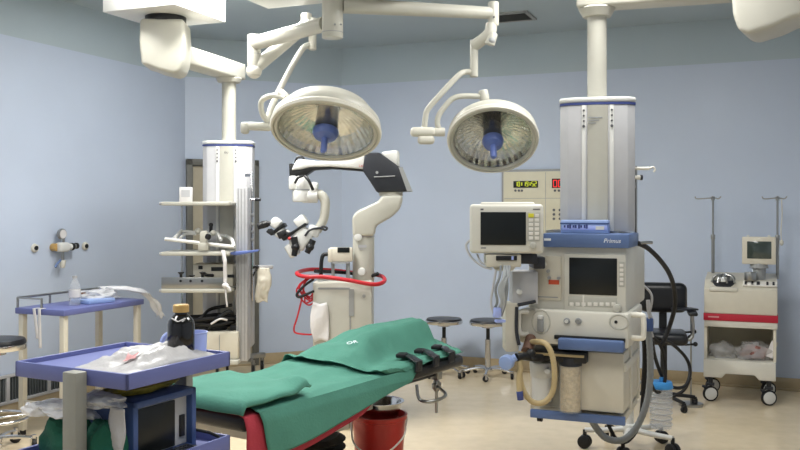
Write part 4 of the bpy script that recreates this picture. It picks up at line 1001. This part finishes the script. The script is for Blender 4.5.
for side in (0, 1):
    b = MB()
    if side == 0: pts = [(am(529, 311, -.07)[0], -.05, am(529, 312, -.07)[1]), (am(520, 312, -.09)[0]-.0, -.10, am(520, 312, -.09)[1]), (am(519, 318, -.1)[0], -.105, am(519, 318, -.1)[1]), (am(519, 329, -.1)[0], -.105, am(519, 329, -.1)[1]), (am(521, 334, -.1)[0], -.10, am(521, 334, -.1)[1]), (am(529, 334.5, -.07)[0], -.05, am(529, 334.5, -.07)[1])]
    else:
        xr_ = am(629, 320, -.07)[0]; pts = [(xr_-.01, .02, am(630, 315, 0)[1]), (xr_+.05, .0, am(636, 315, 0)[1]), (xr_+.06, .0, am(638, 318, 0)[1]), (xr_+.06, .0, am(638, 334, 0)[1]), (xr_+.05, .0, am(636, 338, 0)[1]), (xr_-.01, .02, am(630, 338, 0)[1])]
    b.tube(pts, .0135, res=5, seg=12); b.build('side_handle', M['handlewhite'], t)
b = MB(); plate(b, 557.5, 340, 623.5, 351.5, -.12, .2, .01); b.build('blue_drawer', M['mblue'], t)
b = MB(); plate(b, 554, 337, 625, 341, -.085, .1, .003); b.build('drawer_gap', M['black'], t)
# lower part
b = MB(); plate(b, 574, 352, 624, 412, -.01, .5, .01); b.build('lower_cabinet', M['beige'], t)
b = MB(); plate(b, 530, 345, 575, 412, .10, .5, .008); b.build('rear_housing', M['beige'], t)
b = MB(); b.box2((am(530, 417, -.03)[0], -.03, .44), (am(625, 417, -.03)[0], -.005, .482), bev=.004); b.build('base_strip', M['mblue'], t)
b = MB(); b.box2((am(530, 417)[0]+.01, -.005, .442), (am(625, 417)[0]-.004, .5, .478), bev=.004); b.build('base_plate', M['beige'], t)
b = MB(); plate(b, 527, 351.5, 586, 362, -.07, .12, .004); blk = b.build('breathing_block', M['black'], t)
b = MB(); plate(b, 534, 354, 584, 356.5, -.075, -.06, .002); b.build('block_trim', M['tan'], blk)
b = MB(); x, z = am(570.5, 389, -.02); zt_ = am(570.5, 366, -.02)[1]; zb_ = am(570.5, 411, -.02)[1]
b.cyl((x, -.02, zb_+.006), (x, -.02, zt_), .05, seg=30); cn = b.build('absorber_granules', M['lime'], t)
b = MB(); b.cyl((x, -.02, zb_), (x, -.02, zt_+.01), .056, seg=30); b.build('absorber_canister', M['clear'], cn)
b = MB(); b.cyl((x, -.02, zt_+.005), (x, -.02, zt_+.045), .057, seg=30); b.build('absorber_lid', M['slate'], cn)
b = MB(); x, z = am(541, 375, 0.0); b.cyl((x, .03, am(541, 364, 0)[1]-.07), (x, .03, am(541, 362, 0)[1]), .062, .066, seg=28, bev=.01); b.cyl((x, .03, .52), (x, .03, am(541, 375, 0)[1]), .055, seg=28); vd = b.build('ventilator_dome', M['white'], t)
b = MB(); xx, zz = am(548, 371, -.04); b.cyl((xx, -.02, zz), (xx, -.06, zz), .014, bev=.003); b.build('port', M['white'], vd)
# open frame on the right side
b = MB(); xr_ = am(624, 400)[0]
for y_ in (.2, .5): b.box2((xr_-.02, y_-.02, .475), (xr_+.012, y_+.02, 1.0), bev=.004)
b.box2((xr_-.02, .0, .70), (xr_+.014, .5, .745), bev=.006); b.build('side_frame', M['cream'], t)
b = MB(); b.box2((xr_-.03, .02, .48), (xr_-.01, .49, .98)); b.build('side_panel', M['gray'], t)
b = MB(); p = W[t.name].inverted() @ at(540, 419, 4.6); b.cyl((p.x-.012, p.y, .415), (p.x+.012, p.y, .415), .02); b.box((p.x, p.y, .44), (.02, .03, .02)); b.build('small_wheel', M['rubber'], t)
b = MB(); b.box2((.12, .12, 1.38), (.5, .33, 1.395)); b.build('docking_plate', M['steel'], t)

# tan breathing hose
t = thing('breathing_hose', at(536, 372, 4.3), 'tan corrugated breathing hose looping in front of the anaesthesia machine', 'hose')
b = MB(); b.tube([at(529, 343, 4.42), at(537, 341.5, 4.34), at(546, 344, 4.3), at(552, 355, 4.28), at(554.5, 372, 4.27), at(553, 390, 4.27), at(546, 401, 4.27), at(536, 403, 4.27), at(527, 397, 4.27), at(521, 383, 4.27), at(519.5, 365, 4.28), at(521, 352, 4.3)], .0148, res=10, rib=.12); b.build('hose', M['tan'], t, True)
b = MB(); b.tube([at(520.5, 366, 4.27), at(519, 380, 4.26), at(519.5, 392, 4.25)], .014); b.build('hose', M['tan'], t, True)
b = MB(); b.cyl(at(519.5, 391, 4.25), at(520.5, 400, 4.25), .016, bev=.003); b.build('connector', M['navy'], t, True)
b = MB(); b.tube([at(516.5, 357.5, 4.28), at(524, 356, 4.3), at(533, 357.5, 4.34), at(541, 358, 4.4)], .021); b.ball(at(531, 353.5, 4.33), .024); b.ball(at(532, 358.5, 4.3), .007); b.build('elbow', M['black'], t, True)
b = MB(); b.cyl(at(527, 352, 4.36), at(531, 338, 4.45), .03, .026); b.build('swivel', M['brown'], t, True)
b = MB(); b.cyl(at(505, 363.5, 4.25), at(508.5, 361, 4.285), .036, .036, bev=.007); b.cyl(at(508, 361.5, 4.28), at(516, 357, 4.28), .02, .017); b.build('filter', M['pblue'], t, True)

# patient monitor
YP = 4.3; pm = at(506, 254, YP)
aP = math.radians(-7); OP = (pm.x, pm.y)
t = thing('patient_monitor', (pm.x, pm.y, pm.z), 'cream patient monitor with black screen on an arm left of machine', 'monitor', aP)
def pp(px, py, yl=0.0): x, z = onface(px, py, OP, aP, yl); return x, z-pm.z
def pplate(mb, x0, y0, x1, y1, ya, yb, bev=.003):
    a0 = pp(x0, (y0+y1)/2, ya)[0]; a1 = pp(x1, (y0+y1)/2, ya)[0]; c0 = pp((x0+x1)/2, y1, ya)[1]; c1 = pp((x0+x1)/2, y0, ya)[1]
    return mb.box2((a0, ya, c0), (a1, yb, c1), bev=bev, seg=3)
b = MB(); pplate(b, 469.5, 204, 543.5, 253.5, -.05, .1, .018); pplate(b, 480, 202, 535, 207, -.04, .08, .012); bd = b.build('casing', M['cream'], t)
b = MB(); pplate(b, 480.5, 212, 526, 245, -.056, -.04, .002); b.build('screen', M['screen'], t)
b = MB(); pplate(b, 527.5, 212, 540.5, 241, -.054, -.04, .002); kp = b.build('key_panel', M['keypad'], t)
b = MB()
for i in range(6):
    for j in range(2):
        if i or j: pplate(b, 528.8+6*j, 214+4.5*i, 533+6*j, 217.2+4.5*i, -.058, -.05, .001)
b.build('key', M['key'], kp)
b = MB(); pplate(b, 528.3, 213.5, 533.8, 217.5, -.059, -.05, .001); b.build('alarm_key', M['yellow'], kp)
b = MB(); x, z = pp(533, 245.5, -.05); b.cyl((x, -.05, z), (x, -.075, z), .016, bev=.004); b.build('knob', M['keypad'], t)
b = MB(); pplate(b, 480.5, 208.6, 483.5, 210.2, -.0515, -.045, 0); pplate(b, 533, 208.8, 540, 209.8, -.0515, -.045, 0); pplate(b, 481, 247.5, 486, 248.5, -.0515, -.045, 0); b.build('mark', M['ink'], bd)
# arm with module and bracket
t = thing('monitor_arm', at(520, 300, 4.45), 'grey bracket arm with cream module boxes holding up the patient monitor', 'bracket')
b = MB(); lo = at(486, 267, 4.28); hi = at(521, 254.5, 4.28); b.box2((lo.x, 4.27, lo.z), (hi.x, 4.40, hi.z), bev=.006); b.prism(pxy([(492, 266), (517, 266), (513, 271), (497, 271)], 4.28), .08, Matrix.Translation((0, 4.37, 0)) @ Matrix.Rotation(PI/2, 4, 'X'), bev=.004); md = b.build('mount_box', M['beige'], t, True)
b = MB(); lo = at(496, 260.5, 4.265); hi = at(517, 255.8, 4.265); b.box2((lo.x, 4.262, lo.z), (hi.x, 4.28, hi.z), bev=.002); b.build('slot', M['black'], md, True)
b = MB(); p = at(512.5, 258, 4.26); b.box(p, (.01, .008, .018)); b.build('slot_light', M['lav'], md, True)
b = MB(); b.box(at(528, 258.5, 4.36), (.08, .08, .05), bev=.005); b.box(at(537, 262, 4.46), (.06, .16, .06), bev=.008); b.cyl(at(539, 266, 4.55), at(539, 277, 4.55), .02); b.build('arm_joint', M['slate'], t, True)
b = MB(); b.tube([at(535, 265, 4.46), at(541, 264.5, 4.48), at(545, 266, 4.5), at(545, 281, 4.52)], .018, seg=10, res=4); b.build('arm_bar', M['cream'], t, True)
b = MB(); lo = at(511.5, 304, 4.42); hi = at(537.5, 271, 4.42); b.box2((lo.x, 4.40, lo.z), (hi.x, 4.52, hi.z), bev=.006); mo = b.build('gas_module', M['lgray'], t, True)
b = MB(); p = at(519, 291.5, 4.40); b.cyl(p, p-Vector((0, .02, 0)), .014, bev=.003); b.build('port', M['white'], mo, True)
b = MB(); lo = at(504.5, 351, 4.40); hi = at(518, 303, 4.40); b.box2((lo.x, 4.37, lo.z), (hi.x, 4.5, hi.z), bev=.008); b.build('side_panel', M['beige'], t, True)
b = MB(); b.tube([at(518, 305, 4.36), at(528, 303, 4.37), at(535, 301.5, 4.39)], .009, seg=8); b.tube([at(516.8, 307, 4.36), at(516.5, 330, 4.36), at(519, 345, 4.36)], .009, seg=8); b.build('strap_edge', M['slate'], t, True)
t = thing('patient_leads', at(505, 285, 4.28), 'bunch of clear and grey patient leads hanging below the monitor', 'cable')
rr = random.Random(9)
for k_, (mm, n_) in enumerate((('cable', 5), ('hosegray', 3))):
    b = MB()
    for i in range(n_):
        x_ = 499+rr.uniform(0, 12); dx = rr.uniform(-6, 5)
        b.tube([at(x_, 266, 4.25), at(x_+dx*.4, 277, 4.22), at(x_+dx-2, 289, 4.22), at(x_+dx*.5-2, 302, 4.23), at(x_-6+dx*.5, 314+rr.uniform(-4, 4), 4.26)], .0065, seg=7)
    b.build('lead', M[mm], t, True)
b = MB(); b.tube([at(470, 240, 4.36), at(466, 246, 4.36), at(471, 257, 4.34), at(482, 266, 4.3), at(492, 269, 4.28)], .006, seg=7); b.tube([at(477, 254, 4.34), at(481, 262, 4.32), at(490, 267, 4.3)], .005, seg=7); b.build('lead', M['lgray'], t, True)
b = MB(); b.tube([at(496, 270, 4.24), at(493, 288, 4.24), at(491, 303, 4.24), at(495, 318, 4.24)], .006, seg=7); b.build('lead', M['lgray'], t, True)
b = MB(); b.box(at(497, 312.5, 4.24), (.04, .03, .05), .4, bev=.01); b.box(at(500, 321, 4.26), (.05, .03, .014), .2, bev=.004); b.build('connector', M['lav'], t, True)

# blue box on the top shelf
x0, _ = am(560.5, 230, .01); x1, _ = am(608, 230, .01); zt_ = am(584, 220, .01)[1]
t = thing('infusion_pump', W[TM.name] @ Vector(((x0+x1)/2, .04, 1.383)), 'small pale blue boxed device sitting on the machine top shelf', 'pump', RA)
w_ = x1-x0; H_ = zt_-1.383
b = MB(); b.box2((-w_/2, -.03, 0), (w_/2, .035, H_), bev=.006); b.build('case', M['pblue'], t)
b = MB(); b.box2((-w_/2+.01, -.034, .016), (w_/2-.004, -.026, H_*.58), bev=.002); fp = b.build('front_strip', M['lav'], t)
b = MB()
for i in range(9): b.box((-w_/2+.022+.014*i+.003*(i % 2), -.0345, .034), (.009, .003, .012+.004*(i % 3)))
b.build('print_line', M['navy'], fp, whole=True)
b = MB(); b.box2((w_/2-.06, -.036, .018), (w_/2-.018, -.032, .036)); b.build('white_tag', M['white'], fp)
b = MB(); b.box2((-w_/2-.002, -.033, H_*.68), (w_/2+.002, -.0, H_*.8), bev=.002); b.build('lid_band', M['dblue'], t)

# black hose off the machine's top right
t = thing('black_hose', at(660, 262, 4.8), 'thick black hose arching from machine top down behind to the floor', 'hose')
b = MB(); b.tube([at(634, 243, 4.6), at(640, 244, 4.64), at(649, 249, 4.75), at(660, 260, 4.9), at(669, 273, 5.05), at(674, 288, 5.2), at(675, 305, 5.3), at(670, 325, 5.4), at(662, 345, 5.42)], .0135, res=8); b.build('hose', M['rubber'], t, True)
b = MB(); b.tube([at(638, 243.5, 4.62), at(645, 242.5, 4.64), at(652, 242.6, 4.66)], .008); b.build('hose_fitting', M['steel'], t, True)
t = thing('hose_loops', at(670, 360, 5.6), 'thin black hoses hanging in wide loops right of the anaesthesia machine', 'hose')
b = MB(); b.tube([at(645, 334, 5.3), at(657, 338, 5.4), at(672, 344, 5.6), at(686, 358, 5.7), at(690, 372, 5.7), at(685, 386, 5.65), at(672, 387, 5.6), at(662, 376, 5.5), at(655, 357, 5.4), at(652, 340, 5.3)], .011, res=8)
b.tube([at(650, 335, 5.3), at(660, 345, 5.4), at(665, 362, 5.45), at(665, 380, 5.45), at(661, 391, 5.45), at(655, 391, 5.4), at(651, 383, 5.35)], .010, res=8)
b.tube([at(690, 378, 5.7), at(684, 390, 5.75), at(672, 397, 5.75)], .011, res=8)
b.tube([at(644, 330, 5.25), at(645, 360, 5.28), at(643, 395, 5.3)], .016, res=8); b.build('hose', M['rubber'], t, True)
t = thing('gray_gas_hoses', at(640, 400, 5.2), 'grey corrugated gas hoses drooping in a loop under the anaesthesia machine', 'hose')
b = MB(); b.tube([at(648, 331, 5.2), at(650, 352, 5.2), at(650, 380, 5.2), at(646, 405, 5.2), at(636, 428, 5.2), at(622, 440, 5.2), at(606, 438, 5.2), at(595, 426, 5.18), at(589, 414, 5.1)], .021, res=10, rib=.08); b.build('hose', M['hosegray'], t, True)
b = MB(); b.tube([at(643, 395, 5.3), at(639, 425, 5.28), at(628, 441, 5.27), at(617, 440, 5.25), at(606, 420, 5.2), at(602, 412, 5.15)], .011, res=10); b.build('hose', M['rubber'], t, True)
b = MB(); b.tube([at(648, 300, 5.2), at(649, 312, 5.2), at(652, 322, 5.2), at(648, 331, 5.2)], .012); b.tube([at(643, 285, 5.15), at(650, 292, 5.15), at(652, 300, 5.15), at(649, 320, 5.18), at(653, 337, 5.2)], .007); b.build('hose', M['lgray'], t, True)
b = MB(); b.cyl(at(648, 318, 5.2), at(648, 331, 5.2), .03, .032, bev=.006); b.build('connector', M['dblue'], t, True)

# suction stand with five-armed base
sc = Vector((at(630, 0, 5.52).x, 5.52, 0))
t = thing('suction_stand', sc, 'white five armed wheeled stand under and behind the anaesthesia machine', 'stand')
b = MB(); b.cyl((0, 0, .1), (0, 0, .9), .022); b.cyl((0, 0, .09), (0, 0, .16), .045, bev=.01); b.build('pole', M['white'], t)
for i in range(5):
    an = math.radians(175+72*i); e = Vector((.28*math.cos(an), .28*math.sin(an), .085))
    b = MB(); b.tube([(0, 0, .13), e*.5+Vector((0, 0, .075)), e+Vector((0, 0, .03))], .02, seg=10, r_end=.015); lg = b.build('base_arm', M['white'], t)
    w_ = MB(); c_ = Vector((e.x, e.y, .042)); ax = Vector((math.cos(an+1.2), math.sin(an+1.2), 0))
    for s in (-1, 1): w_.cyl(c_+ax*.006*s, c_+ax*.03*s, .042, seg=20, bev=.008)
    w_.cyl(c_+Vector((0, 0, .03)), c_+Vector((0, 0, .075)), .012); w_.build('twin_caster', M['rubber'], lg)
pj = at(661, 0, 5.5)-sc; pj.z = 0
b = MB(); b.tube([(0, 0, .42), (pj.x*.6, pj.y*.6, .42), (pj.x-.07, pj.y, .42)], .012, smooth=False); b.build('side_arm', M['steel'], t)
t = thing('suction_jar', at(661, 428, 5.5), 'clear plastic suction jar with blue lid hanging behind anaesthesia machine', 'jar')
zj0 = at(0, 429, 5.5).z; zj1 = at(0, 388, 5.5).z; pj = at(661, 0, 5.5)
b = MB(); b.lathe([(0, zj0), (.055, zj0), (.066, zj0+.01), (.07, zj1), (.067, zj1), (.062, zj0+.012), (0, zj0+.006)], Matrix.Translation((pj.x, pj.y, 0)), 30); jr = b.build('jar', M['clear'], t, True)
b = MB()
for i in range(6): b.lathe([(.0685, zj0+.03+.036*i), (.0715, zj0+.033+.036*i), (.0685, zj0+.036+.036*i)], Matrix.Translation((pj.x, pj.y, 0)), 30)
b.build('graduation', M['lgray'], jr, True, whole=True)
b = MB(); b.cyl((pj.x, pj.y, zj1-.002), (pj.x, pj.y, zj1+.045), .074, .068, seg=30, bev=.01); b.cyl((pj.x, pj.y-.02, zj1+.04), (pj.x, pj.y-.02, zj1+.07), .016); lid_mat = mat('bright_blue_lid', (66,150,220), .4, var=.04); b.build('lid', lid_mat, t, True)

# black office chair behind
YC = 6.9; ch = Vector((at(663, 0, YC).x, YC, 0)); aCh = math.radians(-15)
t = thing('office_chair', ch, 'black padded office chair half hidden behind anaesthesia machine', 'chair', aCh)
b = MB(); b.box((-.0, .0, .815), (.36, .11, .235), bev=.054, seg=5); b.build('backrest', M['leather'], t)
b = MB(); b.box((.0, -.2, .535), (.34, .36, .09), bev=.04, seg=4); b.build('seat', M['leather'], t)
for s in (-1, 1):
    b = MB(); b.box((s*.21, -.12, .715), (.07, .26, .028), bev=.012); ar = b.build('armrest', M['black'], t)
    b = MB(); b.tube([(s*.21, -.12, .705), (s*.21, -.12, .53), (s*.12, -.15, .5)], .014, res=4); b.build('arm_support', M['steel'], ar)
b = MB(); b.box((0, .03, .62), (.06, .03, .3), bev=.008); b.build('back_bracket', M['black'], t)
b = MB(); b.cyl((0, -.18, .08), (0, -.18, .5), .025); b.build('gas_post', M['black'], t)
for i in range(5):
    an = i*2*PI/5+.3; e = Vector((.24*math.cos(an), -.18+.24*math.sin(an), .07))
    b = MB(); b.tube([(0, -.18, .1), e], .018, smooth=False, r_end=.013); lg = b.build('base_arm', M['black'], t)
    w_, f_ = MB(), MB(); caster(w_, f_, (e.x, e.y, 0), .026, an); w_.build('caster', M['rubber'], lg); f_.build('fork', M['black'], lg)
# slim rod stand beside the chair
rs = Vector((at(691, 0, 6.75).x, 6.75, 0))
t = thing('slim_stand', rs, 'slim steel rod stand with dark clamps between the chair and right cart', 'stand')
b = MB(); b.cyl((0, 0, .02), (0, 0, at(0, 309, 6.75).z), .007, seg=10); b.cyl((.0, 0, 0), (0, 0, .02), .09, seg=24); b.build('rod', M['steel'], t)
b = MB(); 
for py, dx in ((331.5, .02), (337, -.01), (344, .03)):
    b.ball((dx, -.01, at(0, py, 6.75).z), .018); b.cyl((-.05, -.01, at(0, py, 6.75).z-.005), (dx, -.01, at(0, py, 6.75).z), .008)
b.build('clamp', M['black'], t)
b = MB(); b.box((-.05, 0, at(0, 309, 6.75).z), (.17, .12, .014), .2, bev=.004); b.build('small_shelf', M['slate'], t)

# ------------------------------------------------------------------ blood salvage cart on the right
OC = (2.377, 6.88); CW_ = .528
t = thing('cell_salvage_cart', (OC[0], OC[1], 0), 'cream wheeled cart with red stripe, monitor and two drip poles at right', 'cart', RA)
def cm(px, py, yl=0.0): return onface(px, py, OC, RA, yl)
def z_(py, px=740, yl=0.0): return cm(px, py, yl)[1]
zd0 = z_(292); zd1 = z_(279); zr0 = z_(321.5); zr1 = z_(314.5)
mxp = Matrix(((0, 0, 1, 0), (1, 0, 0, 0), (0, 1, 0, 0), (0, 0, 0, 1)))        # polygon (y, z) extruded along x
b = MB(); b.prism([(0, zr1), (0, zd0+.02), (.10, zd1-.015), (.46, zd1+.02), (.48, zr1)], CW_, mxp, bev=.008); hs = b.build('housing', M['beige'], t)
b = MB(); b.box2((-.004, -.006, zr0), (CW_+.004, .48, zr1), bev=.002); b.build('red_stripe', M['redstripe'], t)
b = MB(); b.box2((.03, -.0075, (zr0+zr1)/2-.004), (.11, -.004, (zr0+zr1)/2+.006)); b.build('stripe_print', M['pink'], t)
zu0 = z_(328); zs = z_(361)
b = MB(); b.box2((0, 0, zu0), (CW_, .48, zr0), bev=.004); b.build('under_rail', M['warm'], t)
b = MB(); b.box2((.0, .02, zs), (.022, .46, zu0)); b.build('side_panel', M['beige'], t)
b = MB(); b.box2((CW_-.03, .02, zs), (CW_-.008, .46, zu0)); b.build('side_panel', M['beige'], t)
b = MB(); b.box2((.02, .44, zs), (CW_-.02, .46, zu0)); b.build('back_panel', M['panelb'], t)
zb0 = z_(379); 
b = MB(); mxx = Matrix.Translation((0, .47, 0)) @ Matrix.Rotation(PI/2, 4, 'X')
b.prism([(-.004, zs), (-.004, zb0), (.13, zb0), (.16, zb0+.035), (CW_-.16, zb0+.035), (CW_-.13, zb0), (CW_-.012, zb0), (CW_-.012, zs)], .48, mxx, bev=.006); b.build('base', M['cream'], t)
for x_ in (.045, CW_-.06):
    for y_ in (.05, .41):
        r_ = .06; ax = Vector((math.cos(-1.15), math.sin(-1.15), 0)); cc_ = Vector((x_, y_, r_))
        w_ = MB(); w_.cyl(cc_-ax*.013, cc_+ax*.013, r_, seg=28, bev=.006); ww = w_.build('caster_tyre', M['rubber'], t)
        w_ = MB(); w_.cyl(cc_-ax*.016, cc_+ax*.016, .048, seg=24, bev=.004); w_.build('wheel_disc', M['white'], ww)
        w_ = MB(); w_.tube([(x_-.05, y_-.01, r_+.04), (x_-.02, y_, r_+.07), (x_+.02, y_, r_+.07)], .008, seg=8); w_.box((x_, y_, r_+.075), (.06, .05, .02), bev=.004); w_.cyl((x_, y_, r_+.07), (x_, y_, max(zb0, r_+.09)+.004), .018); w_.box((x_-.045, y_-.03, r_+.06), (.03, .04, .012)); w_.build('fork', M['slate'], ww)
# centrifuge well
xa, za_ = cm(709, 285, .03); xb, zb_ = cm(738, 285, .03)
b = MB(); b.box2((xa, -.012, zd0-.002), (xb, .16, zd0+.035), bev=.012); b.build('centrifuge_lip', M['warm'], t)
b = MB(); cx = (xa+xb)/2; zc = zd0+.035
b.cyl((cx, .09, zc-.01), (cx, .09, zc+.045), .085, seg=28); cf = b.build('centrifuge_bowl', M['slate'], t)
b = MB()
for k_ in range(8):
    an = k_*PI/4+.3; b.tube([(cx+.03*math.cos(an), .09+.03*math.sin(an), zc+.09), (cx+.07*math.cos(an), .09+.07*math.sin(an), zc+.075), (cx+.092*math.cos(an), .09+.09*math.sin(an), zc+.03)], .009, seg=8)
b.cyl((cx, .09, zc+.04), (cx, .09, zc+.075), .05, .04, seg=20); b.box((cx, .0, zc+.055), (.06, .03, .03), bev=.006)
b.build('chrome_clamp', M['steel'], cf, whole=True)
b = MB(); b.box((cx, -.018, zc+.05), (.035, .008, .02), bev=.003); b.build('white_latch', M['white'], cf)
# control strip
xa, _ = cm(743, 284, .05); xb, _ = cm(777, 284, .05)
sl = math.atan2(zd1-.015-zd0-.02, .10)
b = MB(); b.box(((xa+xb)/2, .045, (zd0+zd1)/2+.012), (xb-xa, .06, .012), rot=Matrix.Rotation(sl, 3, 'X'), bev=.002); cs = b.build('control_strip', M['key'], t)
b = MB()
for i, fx in enumerate((.08, .28, .45, .72, .9)):
    b.box((xa+(xb-xa)*fx, .04, (zd0+zd1)/2+.018), (.016 if i != 2 else .024, .035, .012), rot=Matrix.Rotation(sl, 3, 'X'), bev=.002)
b.build('switch', M['slate'], cs)
b = MB(); xq_, zq = cm(770, 290, -.0); b.box((xq_, .012, zd0+.022), (.1, .006, .006), rot=Matrix.Rotation(sl, 3, 'X')); b.build('print_line', M['pink'], t)
# monitor on a neck
ml, zl = cm(742, 264, .12); mr, zh = cm(776, 237, .12); yb_ = .14
b = MB(); b.box2((ml, yb_-.03, zl), (mr, yb_+.03, zh), bev=.008); b.prism([(ml+.02, zl+.02), (mr-.02, zl+.02), (mr-.02, zh-.015), (ml+.02, zh-.015)], .16, Matrix.Translation((0, yb_+.18, 0)) @ Matrix.Rotation(PI/2, 4, 'X'), bev=.02)
mo = b.build('monitor', M['beige'], t)
b = MB(); x0_, z0_ = cm(747, 258.5, .11); x1_, z1_ = cm(771.5, 241.5, .11); b.box2((x0_, yb_-.034, z0_), (x1_, yb_-.02, z1_), bev=.004); b.build('screen', mat('green_black_screen', (58,68,64), .08, var=.1, coat=.6), mo)
b = MB()
for px in (748, 769): x_, q_ = cm(px, 236.5, .12); b.box((x_, yb_, zh+.005), (.02, .03, .014), bev=.003)
b.build('corner_pad', M['white'], mo)
b = MB(); xn, zn = cm(759, 272, .14); b.cyl((xn, .17, zd1-.02), (xn, .17, zl+.005), .045, .055, seg=20); b.cyl((xn, .17, zl-.03), (xn, .17, zl+.006), .07, .06, seg=20); b.build('neck', M['gray'], t)
b = MB(); xn, zn = cm(750.5, 274, .1); b.cyl((xn, .07, zd1-.015), (xn, .07, zd1+.05), .045, seg=24, bev=.004); b.build('pressure_dial', M['steel'], t)
# drip poles
for px, hl, hr in ((713, 695, 721), (777.5, 762, 787)):
    x_, _ = cm(px, 240, .40); ztop = cm(px, 198, .40)[1]
    b = MB(); b.cyl((x_, .40, zd1-.02), (x_, .40, zd1+.32), .013, seg=12); b.cyl((x_, .40, zd1+.30), (x_, .40, ztop), .008, seg=10); b.cyl((x_, .40, zd1+.29), (x_, .40, zd1+.33), .018, seg=12, bev=.003); po = b.build('drip_pole', M['steel'], t)
    xa_ = cm(hl, 198, .40)[0]; xb_ = cm(hr, 198, .40)[0]
    b = MB(); b.tube([(xa_, .40, ztop+.012), (xa_+.02, .40, ztop-.006), (x_, .40, ztop), (xb_-.02, .40, ztop-.006), (xb_, .40, ztop+.012)], .005, res=5, seg=8); b.tube([(x_, .33, ztop+.012), (x_, .35, ztop-.004), (x_, .40, ztop), (x_, .46, ztop-.004), (x_, .48, ztop+.01)], .005, res=5, seg=8); b.cyl((x_, .4, ztop-.02), (x_, .4, ztop+.012), .014, seg=12); b.build('hook', M['steel'], po)
b = MB(); x_ = cm(781.5, 200, .4)[0]; zt_ = cm(780, 199, .4)[1]; b.tube([(x_, .39, zt_), (x_+.004, .39, zt_-.12), (x_-.004, .39, zt_-.25), (x_+.0, .39, zt_-.34)], .004, seg=6); b.ball((x_, .39, zt_-.35), .016, (1, 1, 1.5)); 
b.build('drip_line', M['warm'], t)
# packets on the cart shelf
def cq(x, y, z): return W['cell_salvage_cart'] @ Vector((x, y, z))
b = MB(); b.crumple(cq(.13, .16, zs+.042), (.10, .11, .075), .3, sd=21, fr=4, a=RA)
solo(b, 'clear_bundle', M['thin'], cq(.13, .16, zs), 'clear plastic bundle on left of the right cart lower shelf', 'bundle')
t = thing('wrapped_set', cq(.36, .14, zs), 'white wrapped tubing set with reddish print on the right cart lower shelf', 'package', RA)
b = MB(); b.crumple((0, -.01, .045), (.095, .075, .06), .4, sd=25, fr=5); b.build('tubing', mat('reddish_contents', (128,84,78), .6, var=.4, scale=40), t)
b = MB(); b.crumple((0, 0, .05), (.13, .10, .085), .3, sd=24, fr=6); b.build('wrapper', M['thin'], t)
b = MB(); b.box((.13, -.05, .09), (.05, .006, .13), .3, rot=Matrix.Rotation(.35, 3, 'Y')); b.build('flap', M['paper'], t)

# ------------------------------------------------------------------ light
def area(name, u_, v_, sx, sy, e, col=(1, .985, .955), z=3.10):
    l = bpy.data.lights.new(name, 'AREA'); l.shape = 'RECTANGLE'; l.size = sx; l.size_y = sy; l.energy = e; l.color = col
    o = bpy.data.objects.new(name, l); C.objects.link(o); p = U*u_+V*v_; o.location = (p.x, p.y, z); o.rotation_euler = (0, 0, RA); return o
area('ceiling_tube', -3.3, 4.75, .6, 1.3, 130)
area('ceiling_tube', -.6, 4.6, .6, 1.3, 52)
area('ceiling_tube', -3.2, 2.0, .6, 1.3, 50)
area('ceiling_tube', -.6, 2.0, .6, 1.3, 26)
w = bpy.data.worlds.new('world'); bpy.context.scene.world = w; w.use_nodes = True
w.node_tree.nodes['Background'].inputs[0].default_value = (.5, .55, .6, 1); w.node_tree.nodes['Background'].inputs[1].default_value = .3

# ------------------------------------------------------------------ camera
cam = bpy.data.cameras.new('camera'); co = bpy.data.objects.new('camera', cam); C.objects.link(co)
co.location = (0, 0, HC); co.rotation_euler = (PI/2, 0, 0)
cam.sensor_width = 36; cam.lens = 36*FPX/800; cam.shift_y = -(225-HY)/800; cam.clip_start = .05
bpy.context.scene.camera = co
vs = bpy.context.scene.view_settings
vs.view_transform = 'Standard'; vs.look = 'None'; vs.gamma = 1; vs.exposure = 0.2; vs.use_curve_mapping = False
